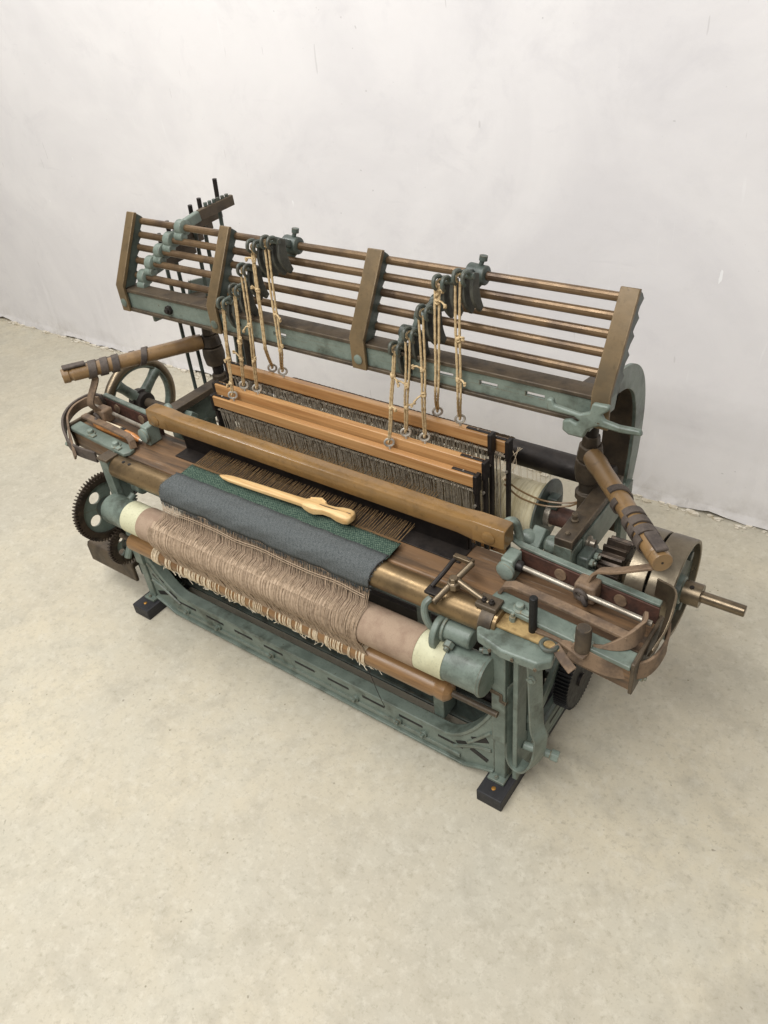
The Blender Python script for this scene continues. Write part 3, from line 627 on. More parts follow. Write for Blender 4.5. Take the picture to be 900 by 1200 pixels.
F3 = heddle_frame(0.324, 0.612, -0.868, -0.194); F4 = heddle_frame(0.346, 0.592, -0.862, -0.170)
# --- upper creel: uprights, rods, angle rail
rods = [(0.355, 0.894), (0.343, 0.868), (0.330, 0.844), (0.317, 0.819), (0.304, 0.790)]
for k, (yy, zz) in enumerate(rods): B(MB().cyl((-1.082, yy, zz), (0.028, yy, zz), 0.0074, n=12), 'creel_rod', 'rod_iron', smooth=20)
rlm = MB().box(-1.095, 0.035, 0.268, 0.275, 0.728, 0.7435).box(-1.095, 0.035, 0.268, 0.275, 0.7515, 0.765)
sx_ = [-1.095] + [v for x in (-0.63, -0.25, -0.165, -0.08) for v in (x-0.017, x+0.017)] + [0.035]
for q in range(0, len(sx_), 2): rlm.box(sx_[q], sx_[q+1], 0.268, 0.275, 0.7435, 0.7515)
RL = B(rlm, 'creel_rail', 'green_paint')
B(MB().box(-1.095, 0.035, 0.264, 0.302, 0.765, 0.772), 'top_flange', 'brown_iron', RL, bevel=0.0012)
B(MB().box(-1.095, 0.035, 0.262, 0.290, 0.721, 0.728), 'bottom_flange', 'brown_iron', RL, bevel=0.0012)
hexbolt(RL, (-0.95, 0.268, 0.745), (0, -1, 0), 0.010, 0.008, 'dark_iron')
ux = [(-1.104, -1.080), (-0.815, -0.789), (-0.445, -0.413), (0.018, 0.048)]
for xa, xb in ux:
    pts = [(0.257, 0.722), (0.257, 0.782), (0.338, 0.918)]
    back = []
    for yy, zz in rods:   # notched rear edge, one notch for each rod
        back += [(yy+0.002, zz+0.010), (yy+0.010, zz-0.001), (yy-0.004, zz-0.008)]
    face = pts + [(0.346, 0.915), (0.2635, 0.776), (0.2635, 0.722)]
    u = B(MB().prism(face, 'x', xa, xb), 'upright', 'upright_iron', bevel=0.0012)
    B(MB().prism([(0.2637, 0.7735), (0.346, 0.913)] + back + [(0.292, 0.772)], 'x', xa+0.006, xb-0.002), 'notched_plate', 'green_paint_dark', u, bevel=0.0006)
    B(MB().lathe(((xa+xb)/2, 0.2575, 0.742), (0, -1, 0), [(0, 0.0095), (0.002, 0.0095), (0.0035, 0.007), (0.004, 0.002)], 20), 'rivet', 'green_paint', u)
# --- lifting levers with sectors, ropes and eyebolts
EL = [(-0.803, 0.262, 0.560), (-0.786, 0.284, 0.578), (-0.748, 0.286, 0.578), (-0.752, 0.346, 0.598), (-0.699, 0.324, 0.612)]   # eyebolts on the bars
ER = [(-0.381, 0.262, 0.560), (-0.356, 0.284, 0.578), (-0.314, 0.286, 0.578), (-0.322, 0.346, 0.600), (-0.258, 0.324, 0.612)]
TL = [(-0.761, 0.254, 0.789), (-0.718, 0.254, 0.823), (-0.683, 0.254, 0.868), (-0.645, 0.254, 0.917), (-0.608, 0.254, 0.928)]   # hooks
TR_ = [(-0.344, 0.254, 0.776), (-0.312, 0.254, 0.808), (-0.281, 0.254, 0.853), (-0.246, 0.254, 0.908), (-0.209, 0.254, 0.922)]
KL = [-0.775, -0.736, -0.701, -0.666, -0.624]; KR = [-0.354, -0.323, -0.288, -0.261, -0.216]   # where a rope rubs past the rail's lower lip
ropesL = [(e, t, (k, 0.256, 0.716)) for e, t, k in zip(EL, TL, KL)]; ropesR = [(e, t, (k, 0.256, 0.716)) for e, t, k in zip(ER, TR_, KR)]
FRM = [F1, F2, F2, F4, F3]
def lever(x, rod, tip):
    ry, rz = rod; ty, tz = tip; cx = x - 0.45*(ry-ty)   # the arm slants from its collar to the hook
    c = B(MB().lathe((cx+0.006, ry, rz), (1, 0, 0), [(0, 0.011), (0.002, 0.0135), (0.024, 0.0135), (0.026, 0.011)], 22), 'lifting_lever', 'green_paint_dark', bevel=0.0008)
    B(MB().bar((cx+0.014, ry-0.004, rz+0.002), (x+0.008, ty+0.008, tz+0.010), 0.009, 0.014), 'arm', 'green_paint_dark', c, bevel=0.002)
    for sx, dl in ((0.004, 0.0), (0.020, 0.006)):   # forked sectors behind and beside the rope
        pth = []; wds = []; n_ = 10
        for q in range(n_+1):
            u = q/n_; pth.append((x+sx+0.004*u, ty + 0.020 - 0.012*math.sin(math.pi*u*0.9) + 0.012*u, tz + 0.004 + dl - 0.062*u)); wds.append(0.009 + 0.012*math.sin(math.pi*(0.15+0.8*u)))
        B(MB().strip(pth, (0, 1, 0.2), wds, 0.0065), 'sector', 'sector_iron', c, bevel=0.0012)
        hk = bez([(x+sx-0.002, ty+0.012, tz+0.004), (x+sx-0.003, ty+0.004, tz+0.016), (x+sx-0.004, ty-0.008, tz+0.017), (x+sx-0.004, ty-0.012, tz+0.006), (x+sx-0.003, ty-0.007, tz-0.002)], 5)
        B(MB().tube(hk, [0.0045-0.0018*q/(len(hk)-1) for q in range(len(hk))], 8), 'hook', 'green_paint_dark', c)
    B(MB().cyl((x-0.002, ty+0.010, tz+0.006), (x+0.024, ty+0.010, tz+0.008), 0.0045, n=10), 'fork_pin', 'green_paint_dark', c)
def eyebolt(p, fr):
    x, y_, z_ = p
    B(MB().cyl((x, y_, z_-0.002), (x, y_, z_+0.007), 0.0022, n=8).torus((x, y_, z_+0.0145), (-0.6, 0.8, 0.1), 0.0088, 0.0024, 22, 8), 'eyebolt', 'zinc', fr)
def knot(mb, p, r=0.0052):
    p = Vector(p)
    for k in range(3):
        ax = Vector((random.uniform(-1, 1), random.uniform(-1, 1), random.uniform(.4, 1))); mb.torus(p + Vector((0, 0, 0.002*(k-1))), ax, r*0.62, r*0.45, 10, 6)
def rope(pb, pt, lip, i, side):
    pb = Vector(pb) + Vector((0, 0, 0.020)); pt = Vector(pt); lip = Vector(lip); mb = MB(); n = 30
    d0 = (lip-pb).length; d1 = (pt-lip).length; ul = d0/(d0+d1)
    def at_u(u): return pb.lerp(lip, u/ul) if u < ul else lip.lerp(pt, (u-ul)/(1-ul))
    two = i in (2, 4) or (side and i in (1, 3))
    for s in ((-1, 1) if True else (0,)):
        ph = random.random()*6; pth = []
        for q in range(n+1):
            u = q/n; p = at_u(u); tight = 0.0014 if not two else 0.0017 + 0.0022*u
            p = p + Vector((tight*s + 0.0009*math.sin(u*9+i), 0.0007*s, 0)); pth.append(p)
        mb.tube(pth, [0.0022 + 0.00035*math.sin(q*2.6) for q in range(n+1)], 7)
    kn = [(0.12, 0.42), (0.33, 0.55), (0.30, 0.62), (0.78, 0.95), (0.40, 0.62)][i] if not side else [(0.40, 0.75), (0.30, 0.56), (0.42, 0.62), (0.93, 0.97), (0.47, 0.70)][i]
    for u in kn:
        p = at_u(u); knot(mb, p)
        d = Vector((random.choice((-1, 1))*random.uniform(.009, .018), -random.uniform(.002, .008), random.uniform(-.016, .016)))
        mb.tube(bez([p, p + d*0.6 + Vector((0, 0, .003)), p + d], 4), 0.0017, 6); knot(mb, p + d, 0.003)
    # loop over the hook
    mb.tube(bez([pt + Vector((-0.002, 0.001, -0.002)), pt + Vector((0, -0.003, 0.008)), pt + Vector((0.003, 0.004, 0.012)), pt + Vector((0.003, 0.008, 0.002))], 4), 0.0018, 6)
    mb.torus(pb + Vector((0, 0, -0.003)), (1, 0.2, 0), 0.0035, 0.0016, 12, 6)
    return B(mb, 'lifting_rope', 'rope', smooth=60)
for side, grp in ((0, ropesL), (1, ropesR)):
    for i, (pb, pt, lip) in enumerate(grp):
        eyebolt(pb, FRM[i]); rope(pb, pt, lip, i, side); lever(pt[0], rods[4-i], (pt[1], pt[2]))
    # boss that ends the cluster
    x = (-0.658, -0.250)[side]
    bo = B(MB().lathe((x, rods[0][0], rods[0][1]), (1, 0, 0), [(0, 0.014), (0.002, 0.018), (0.034, 0.016), (0.036, 0.012)], 24).bar((x+0.012, rods[0][0], rods[0][1]-0.01), (x-0.006, rods[1][0]-0.01, rods[1][1]-0.018), 0.02, 0.024, taper=0.6), 'rod_boss', 'green_paint_dark', bevel=0.001)
    B(MB().cyl((x+0.022, rods[0][0], rods[0][1]+0.012), (x+0.026, rods[0][0]+0.004, rods[0][1]+0.026), 0.004).cyl((x+0.026, rods[0][0]+0.004, rods[0][1]+0.023), (x+0.027, rods[0][0]+0.005, rods[0][1]+0.031), 0.007), 'set_screw', 'green_paint_dark', bo)
# --- jacks at the left end: collars on the rods, notched arms running back, pull rods
jx = [-0.962, -0.995, -1.020, -1.045, -1.066]
for k, (yy, zz) in enumerate(rods):
    x = jx[k]
    c = B(MB().lathe((x, yy, zz), (1, 0, 0), [(0, 0.013), (0.002, 0.0165), (0.020, 0.0165), (0.022, 0.013)], 22), 'jack_collar', 'green_paint', bevel=0.0008)
    B(MB().lathe((x-0.002, yy-0.010, zz-0.016), (1, 0, 0), [(0, 0.010), (0.024, 0.010)], 12), 'lug', 'green_paint', c, bevel=0.002)
    B(MB().bar((x+0.012, yy+0.008, zz+0.004), (x+0.012, yy+0.05, zz+0.010), 0.014, 0.022), 'arm_root', 'green_paint', c, bevel=0.003)
    ln = 0.155
    a = B(MB().bar((x+0.012, yy+0.05, zz+0.010), (x+0.012, yy+ln, zz+0.014), 0.010, 0.022), 'notched_arm', 'brown_iron', c, bevel=0.001)
    for q in range(6):
        hexb = (x+0.012, yy+0.075+q*0.013, zz+0.0255)
        B(MB().cyl((hexb[0], hexb[1], hexb[2]-0.003), (hexb[0], hexb[1], hexb[2]+0.005), 0.0042, n=10), 'notch_stud', 'green_paint_dark', c, bevel=0.0008)
PT = [(-0.995, 0.425, 0.915), (-0.985, 0.445, 0.925), (-0.955, 0.475, 0.960), (-1.095, 0.40, 0.850), (-1.062, 0.405, 0.880)]
PB = [(-1.055, 0.44, 0.10), (-1.035, 0.455, 0.10), (-1.01, 0.47, 0.10), (-1.120, 0.40, 0.12), (-1.085, 0.41, 0.12)]
for (xt, yt, zt_), (xb_, yb_, zb_) in zip(PT,
                                            PB):
    pr_ = B(MB().cyl((xt, yt, zt_), (xb_, yb_, zb_), 0.0046, n=12), 'pull_rod', 'green_paint_dark')
    d = (Vector((xb_, yb_, zb_)) - Vector((xt, yt, zt_))).normalized(); t_ = Vector((xt, yt, zt_))
    B(MB().cyl(t_ - d*0.001, t_ + d*0.05, 0.0050, n=12), 'threaded_end', 'dark_iron', pr_)
# --- brackets that carry the creel at both ends
def creel_bracket(x0_, s):
    pth = [(0.300, 0.708), (0.36, 0.708), (0.42, 0.702), (0.465, 0.690), (0.500, 0.665), (0.520, 0.63), (0.530, 0.58), (0.528, 0.52), (0.518, 0.46), (0.500, 0.40), (0.495, 0.34)]
    pth = [(v.x, v.y) for v in [Vector((p[0], p[1], 0)) for p in pth]]
    P3 = bez([(x0_, a, b_) for a, b_ in pth], 5)
    br = B(MB().strip(P3, (1, 0, 0), 0.055, 0.012), 'creel_bracket', 'brown_iron', bevel=0.001)
    n_ = len(P3); wd = [0.024 + 0.016*math.sin(math.pi*k/(n_-1)) for k in range(n_)]
    rim = MB(); xo_ = x0_ + s*0.0275
    vs = []; fs = []
    for k, p in enumerate(P3):
        d = (P3[min(k+1, n_-1)] - P3[max(k-1, 0)]).normalized(); nn = Vector((0, d.z, -d.y))   # towards the inside of the curve is -nn
        if nn.z < 0 and k < 10: nn = -nn
        for q, off in ((0, 0.007), (1, -wd[k])):
            for xx in (xo_, xo_ + s*0.007): vs.append((xx, p.y + (0 if False else nn.y*off), p.z + nn.z*off))
    for k in range(n_-1):
        a = 4*k; fs += [(a, a+4, a+6, a+2), (a+1, a+3, a+7, a+5), (a, a+1, a+5, a+4), (a+2, a+6, a+7, a+3)]
    fs += [(0, 2, 3, 1), (4*n_-4, 4*n_-3, 4*n_-1, 4*n_-2)]
    rim.add(vs, fs); B(rim, 'rim', 'green_paint', br, bevel=0.001)
    return br
CBR = creel_bracket(-0.032, 1); CBL = creel_bracket(-1.03, -1)
# cast cross-shaped guide under the right upright
m = MB()
m.prism([(-0.046, 0.742), (-0.050, 0.748), (-0.050, 0.766), (-0.040, 0.768), (-0.036, 0.756), (0.010, 0.750), (0.026, 0.758), (0.030, 0.778), (0.058, 0.780), (0.060, 0.772), (0.046, 0.758), (0.052, 0.748), (0.076, 0.744), (0.112, 0.746), (0.116, 0.735), (0.080, 0.731), (0.044, 0.734), (0.026, 0.722), (0.018, 0.700), (-0.008, 0.700), (-0.020, 0.708), (-0.020, 0.728), (-0.006, 0.734), (0.004, 0.728), (0.010, 0.736), (0.000, 0.742)], 'y', 0.233, 0.243)
for v in m.v: v.x = 0.028 + (v.x-0.028)*0.92; v.z = 0.748 + (v.z-0.742)*0.82
B(m, 'spindle_guide', 'green_paint', bevel=0.003)

# --- picking spindles and sticks
def picking(x, s, tip, yy=0.415, dz=0.0):
    sp = B(MB().cyl((x, yy, 0.20), (x, yy, 0.655+dz), 0.0125), 'picking_spindle', 'dark_iron')
    B(MB().lathe((x, yy, 0.405), (0, 0, 1), [(0, 0.018), (0.06, 0.018), (0.062, 0.023), (0.075, 0.023), (0.078, 0.017), (0.10, 0.017), (0.104, 0.012)], 24), 'bush', 'brown_iron', sp, bevel=0.001)
    B(MB().lathe((x, yy, 0.53+dz), (0, 0, 1), [(0, 0.016), (0.006, 0.024), (0.03, 0.027), (0.05, 0.025), (0.052, 0.018)], 24), 'collar', 'brown_iron', sp, bevel=0.001)
    B(MB().cyl((x, yy, 0.584+dz), (x, yy, 0.612+dz), 0.026, 0.022, n=8), 'clamp_head', 'brown_iron', sp, bevel=0.003)
    B(MB().cyl((x, yy, 0.612+dz), (x, yy, 0.632+dz), 0.018, 0.016, n=6), 'nut', 'brown_iron', sp, bevel=0.002)
    B(MB().bar((x + s*0.028, yy+0.012, 0.45), (x + s*0.028, yy+0.05, 0.47), 0.03, 0.05), 'bracket', 'dark_iron', sp, bevel=0.003)
    root = Vector((x + s*0.012, yy-0.018, 0.598+dz)); tip = Vector(tip); L_ = tip-root
    st = B(MB().tube([root, root+L_*0.08, root+L_*0.15, root+L_*0.5, root+L_*0.93, root+L_*0.935, root+L_*0.95, root+L_*0.955, tip], [0.018, 0.0195, 0.0175, 0.0168, 0.0165, 0.0145, 0.0145, 0.0170, 0.0165], 16), 'picking_stick', 'stick_wood', sp, bevel=0.001)
    B(MB().cyl(tip - L_.normalized()*0.001, tip + L_.normalized()*0.0006, 0.002, n=8), 'pith', 'dark_iron', sp)
    a, b_ = sp_frame(L_)
    wm_ = []
    for u, tw, wd in ((0.40, 0.10, 0.014), (0.62, 0.04, 0.016), (0.70, 0.04, 0.017), (0.78, 0.045, 0.018)):   # leather bands wound round the stick
        pth = []
        for q in range(21):
            t = 2*math.pi*q/20*1.02 + 0.6; pth.append(root + L_*(u + tw*q/20) + (a*math.cos(t) + b_*math.sin(t))*0.0178)
        ww = MB(); vs = []; fs = []
        dl = L_.normalized()
        for k, p in enumerate(pth):
            rad = (p - (root + L_*((p-root).dot(L_)/L_.length_squared))).normalized()
            vs += [p - dl*wd/2, p + dl*wd/2, p + dl*wd/2 + rad*0.003, p - dl*wd/2 + rad*0.003]
        for k in range(20):
            for q in range(4): fs.append((4*k+q, 4*k+(q+1) % 4, 4*k+4+(q+1) % 4, 4*k+4+q))
        fs += [(0, 1, 2, 3), (83, 82, 81, 80)]
        ww.add(vs, fs); B(ww, 'leather_band', 'leather', sp)
    top = root + L_*0.90
    B(MB().bar(root + L_*0.83 + b_*0.0195, root + L_*0.985 + b_*0.0205, 0.020, 0.006, up=tuple(b_)), 'leather_pad', 'leather', sp, bevel=0.002)
    return sp, root, tip
def sp_frame(d):
    d = Vector(d).normalized(); u = Vector((0, 0, 1)); a = d.cross(u).normalized(); return a, a.cross(d).normalized()
SR, r0, tR = picking(-0.038, 1, (0.182, 0.172, 0.577), dz=-0.028); SL, r1, tL = picking(-1.022, -1, (-1.190, 0.105, 0.606))

# --- shuttle boxes at both ends of the lay
def B_plain(mb, name, m, parent=ROOT, **k): return mb.build(name, m, parent, **k)
def shear(mb):   # the shuttle boxes toe in slightly from the line of the lay
    for v in mb.v:
        if v.x > -0.08: v.y -= 0.085*(v.x+0.08)
        elif v.x < -0.98: v.y += 0.075*(-0.98-v.x)
    return mb
def shuttle_box(xi, xo, s):
    def B(mb, *a, **k): return B_plain(shear(mb), *a, **k)
    """xi inner end, xo outer end"""
    def X(u): return xi + (xo-xi)*u
    lo, hi = sorted((xi, xo))
    back = B(MB().box(lo, hi, 0.190, 0.196, 0.4548, 0.490), 'box_back', 'rust_iron', LAY, bevel=0.001)
    B(MB().strip([(xi - s*0.03, 0.205, 0.5), (xi, 0.199, 0.494), (X(0.5), 0.198, 0.4935), (xo, 0.198, 0.4935)], (0, 1, 0), 0.013, 0.006), 'box_top_strip', 'green_paint', LAY, bevel=0.0015)
    for u in (0.32, 0.75): B(MB().cyl((X(u), 0.1905, 0.475), (X(u), 0.187, 0.475), 0.011, n=18), 'rivet', 'strap_leather', LAY)
    B(MB().cyl((xi+s*0.002, 0.160, 0.484), (xo, 0.160, 0.484), 0.0048, n=14), 'picker_rod', 'steel', LAY)
    # buffer block where the rod starts
    B(MB().box(min(xi-s*0.012, xi+s*0.012), max(xi-s*0.012, xi+s*0.012), 0.142, 0.178, 0.4548, 0.503), 'buffer_block', 'green_paint_pale', LAY, bevel=0.003)
    B(MB().lathe((xi, 0.1425, 0.482), (0, -1, 0), [(0, 0.017), (0.007, 0.017), (0.009, 0.013), (0.0095, 0.004)], 22), 'buffer_boss', 'green_paint_pale', LAY)
    B(MB().lathe((xi+s*0.010, 0.160, 0.484), (s, 0, 0), [(0, 0.010), (0.010, 0.010), (0.014, 0.008)], 18), 'rod_collar', 'dark_iron', LAY)
    # front guide: green plate, rusty rail above it
    fp = [(X(0.04), 0.078), (X(0.0), 0.092), (X(0.01), 0.106), (X(0.06), 0.112), (xo, 0.112), (xo, 0.078)]
    B(MB().prism(fp, 'z', 0.4548, 0.464), 'box_front_plate', 'green_paint', LAY, bevel=0.002)
    B(MB().strip([(X(0.03), 0.108, 0.462), (X(0.06), 0.112, 0.478), (X(0.12), 0.115, 0.484), (X(0.5), 0.117, 0.484), (X(0.92), 0.117, 0.482)], (0, 1, 0), 0.017, 0.007), 'box_front_rail', 'strap_leather', LAY, bevel=0.0015)
    for u in (0.22, 0.66):
        q = B(MB().lathe((X(u), 0.090, 0.464), (0, 0, 1), [(0, 0.012), (0.003, 0.012), (0.0032, 0.008), (0.011, 0.0075), (0.012, 0.005)], 18).box(min(X(u)+0.006, X(u)+0.022), max(X(u)+0.006, X(u)+0.022), 0.080, 0.092, 0.464, 0.468), 'wing_bolt', 'green_paint_pale', LAY, bevel=0.001)
    # end plate
    B(MB().box(min(xo, xo+s*0.007), max(xo, xo+s*0.007), 0.080, 0.200, 0.404, 0.470), 'box_end_plate', 'brown_iron', LAY, bevel=0.002)
    for yy in (0.085, 0.115, 0.185): hexbolt(LAY, (xo+s*0.007, yy, 0.42), (s, 0, 0), 0.007, 0.007, 'green_paint_pale')
    return X
XR = shuttle_box(-0.062, 0.190, 1); XL = shuttle_box(-0.998, -1.232, -1)
# bronze guard plate curling at the right end and leather check straps
B(MB().strip(bez([(0.17, 0.205, 0.497), (0.197, 0.195, 0.497), (0.206, 0.165, 0.488), (0.208, 0.13, 0.472), (0.204, 0.10, 0.46)], 6), (0.3, 0, 1), 0.034, 0.004), 'guard_plate', 'bronze', LAY, bevel=0.001)
B(MB().strip(bez([(0.208, 0.165, 0.462), (0.216, 0.13, 0.45), (0.205, 0.085, 0.442), (0.165, 0.062, 0.440), (0.125, 0.058, 0.443), (0.095, 0.055, 0.452)], 7), (0, 0.15, 1), 0.032, 0.005), 'check_strap', 'strap_leather', LAY, bevel=0.001)
B(MB().strip(bez([(0.178, 0.140, 0.500), (0.182, 0.118, 0.489), (0.172, 0.092, 0.477), (0.145, 0.074, 0.467), (0.110, 0.068, 0.460), (0.078, 0.062, 0.454)], 7), (0, 0.5, 1), [0.006+0.022*math.sin(math.pi*min(1, (q+2)/24)) for q in range(36)], 0.006), 'check_strap', 'strap_leather', LAY, bevel=0.001)
B(MB().strip([(0.070, 0.054, 0.448), (0.088, 0.046, 0.436), (0.108, 0.040, 0.424)], (1, 0.6, 0), 0.016, 0.005), 'strap_tail', 'strap_leather', LAY, bevel=0.001)
# left leather loop round the box end
B(MB().strip(bez([(-1.215, 0.20, 0.492), (-1.262, 0.195, 0.486), (-1.284, 0.155, 0.474), (-1.276, 0.115, 0.458), (-1.240, 0.085, 0.440), (-1.19, 0.070, 0.428), (-1.11, 0.072, 0.428)], 7), (0, 0, 1), 0.028, 0.006), 'check_strap', 'leather', LAY, bevel=0.001)
B(MB().strip(bez([(-1.205, 0.185, 0.498), (-1.248, 0.176, 0.490), (-1.264, 0.145, 0.482), (-1.250, 0.112, 0.474), (-1.225, 0.090, 0.458), (-1.198, 0.070, 0.430), (-1.182, 0.060, 0.412)], 7), (0.4, 0, 1), 0.026, 0.005), 'check_strap', 'strap_leather', LAY, bevel=0.001)
# pickers with their pull straps
def picker(x, s, tip, root):
    p = B(MB().box(x-0.018, x+0.018, 0.145, 0.176, 0.466, 0.502), 'picker', 'strap_leather', LAY, bevel=0.004)
    B(MB().torus((x-0.004, 0.142, 0.484), (0.2, 1, 0.2), 0.010, 0.004, 14, 8).torus((x+0.004, 0.138, 0.480), (0.8, 0.5, 0.4), 0.008, 0.004, 14, 8), 'lashing_knot', 'leather', p)
    pth = bez([Vector((x+s*0.002, 0.165, 0.500)), Vector((x+s*0.012, 0.168, 0.522)), Vector((x+s*0.045, 0.165, 0.540)), tip + (root-tip)*0.03 + Vector((-s*0.006, 0.0, -0.017))], 8) if s > 0 else bez([Vector((x, 0.150, 0.498)), Vector((x+0.002, 0.135, 0.53)), tip + (root-tip)*0.20 + Vector((0, 0, -0.028)), tip + (root-tip)*0.19 + Vector((0, 0, -0.014))], 8)
    B(MB().strip(pth, (0.3, 1, 0) if s > 0 else (0.8, 0.3, 0), 0.017, 0.005), 'pull_strap', 'strap_leather', p, bevel=0.001)
picker(0.075, 1, tR, r0); picker(-1.165, -1, tL, r1)

# --- driving shaft, pinion, fast and loose pulleys on the right; hand wheel on the left
ay, az = 0.34, 0.385
SH = B(MB().cyl((-0.05, ay, az), (0.287, ay, az), 0.0105, n=24), 'driving_shaft', 'bronze', bevel=0.0015)
B(MB().gear((0, ay, az), 0.055, 0.012, 16, 0.034, 0.078), 'pinion', 'gear_iron', SH, bevel=0.0008)
B(MB().lathe((0.060, ay, az), (1, 0, 0), [(0, 0.022), (0.035, 0.022), (0.037, 0.019), (0.06, 0.019)], 28), 'hub', 'bronze', SH, bevel=0.001)
for xa, xb in ((0.100, 0.134), (0.138, 0.182)):
    n_ = 56; pr = 0.094
    def ring(r_): return [(ay + r_*math.cos(2*math.pi*k/n_), az + r_*math.sin(2*math.pi*k/n_)) for k in range(n_)]
    pu = B(MB().ringplate(ring(pr), ring(pr-0.007), 'x', xa, xb), 'pulley', 'pulley_steel', bevel=0.0012)
    B(MB().cyl((xa+0.010, ay, az), (xb-0.012, ay, az), pr-0.0075, n=48), 'web', 'green_paint_dark', pu)
    if xb > 0.15:
        B(MB().lathe((xb-0.013, ay, az), (1, 0, 0), [(0, 0.028), (0.012, 0.026), (0.014, 0.022)], 28), 'boss', 'green_paint', pu)
        for q in range(3):
            t = math.radians(50+120*q); B(MB().cyl((xb-0.014, ay+0.062*math.cos(t), az+0.062*math.sin(t)), (xb-0.004, ay+0.062*math.cos(t), az+0.062*math.sin(t)), 0.009, n=12), 'stud', 'green_paint_dark', pu, bevel=0.001)
B(MB().lathe((0.182, ay, az), (1, 0, 0), [(0, 0.0205), (0.001, 0.0215), (0.031, 0.0215), (0.032, 0.0205)], 30), 'shaft_collar', 'bronze', SH)
B(MB().cyl((0.197, ay-0.008, az+0.0195), (0.197, ay-0.0083, az+0.0222), 0.004, n=6), 'grub_screw', 'dark_iron', SH)
HX = -1.275
HW = B(MB().torus((HX, ay, az+0.020), (1, 0, 0), 0.104, 0.0125, 56, 14), 'hand_wheel', 'bronze')
hc = Vector((HX, ay, az+0.020))
B(MB().torus(hc, (1, 0, 0), 0.0925, 0.006, 56, 10, 1.6), 'inner_rim', 'green_paint', HW)
for q in range(4):
    t = math.radians(38 + 90*q); e = Vector((0, math.cos(t), math.sin(t)))
    B(MB().tube([hc + e*0.018, hc + e*0.035, hc + e*0.065, hc + e*0.094], [0.017, 0.014, 0.013, 0.016], 12), 'spoke', 'green_paint', HW)
B(MB().lathe(hc - Vector((0.012, 0, 0)), (1, 0, 0), [(0, 0.030), (0.022, 0.032), (0.024, 0.026), (0.04, 0.025), (0.042, 0.016)], 26), 'hub', 'dark_iron', HW)
B(MB().cyl(hc, (-1.03, ay, az+0.020), 0.0125, n=20), 'shaft', 'brown_iron', HW)
# crank joints between the side frames and the lay
for x, s in ((-0.075, 1), (-0.985, -1)):
    ck = B(MB().lathe((x - s*0.022, 0.262, 0.452), (s, 0.25, 0), [(0, 0.010), (0.004, 0.016), (0.014, 0.0185), (0.026, 0.016), (0.032, 0.010)], 22), 'crank_joint', 'green_paint', bevel=0.001)
    B(MB().lathe((x + s*0.020, 0.272, 0.448), (s, 0.1, 0), [(0, 0.010), (0.005, 0.016), (0.016, 0.018), (0.028, 0.015), (0.032, 0.010)], 22), 'ball', 'green_paint', ck)
    B(MB().bar((x+s*0.006, 0.245, 0.43), (x+s*0.010, 0.285, 0.47), 0.026, 0.026), 'strap', 'green_paint', ck, bevel=0.003)
    B(MB().lathe((x - s*0.020, 0.262, 0.452), (-s, -0.25, 0), [(0, 0.013), (0.004, 0.013)], 18), 'washer', 'steel', ck)
    B(MB().tube(bez([(x-s*0.03, 0.20, 0.50), (x-s*0.022, 0.205, 0.525), (x-s*0.008, 0.21, 0.528), (x, 0.21, 0.505), (x+s*0.006, 0.205, 0.488)], 5), 0.008, 10), 'guide_loop', 'green_paint', ck)
    B(MB().bar((x, 0.262, 0.45), (x, 0.335, 0.39), 0.016, 0.020), 'connecting_rod', 'green_paint_dark', ck, bevel=0.002)
bk = B(MB().box(0.0105, 0.034, 0.262, 0.300, 0.395, 0.452), 'bearing_block', 'green_paint_dark', bevel=0.004)
for y_, z_ in ((0.271, 0.440), (0.291, 0.440), (0.281, 0.408)): hexbolt(bk, (0.034, y_, z_), (1, 0, 0), 0.007, 0.007)
oc = B(MB().lathe((-0.012, 0.30, 0.495), (0, 0, 1), [(0, 0.007), (0.004, 0.007), (0.005, 0.0045), (0.012, 0.0045), (0.014, 0.006), (0.017, 0.005)], 16), 'oil_cup', 'brown_iron')
for x_, y_ in ((-0.007, 0.262), (-0.007, 0.43)): hexbolt(SFR, (x_, y_, 0.495), (0, 0, 1), 0.005, 0.003, 'brown_iron')
for x_ in (-0.02, 0.02, 0.06): B(MB().cyl((x_, 0.0085, 0.430), (x_, 0.006, 0.430), 0.003, n=10), 'plate_rivet', 'brown_iron')
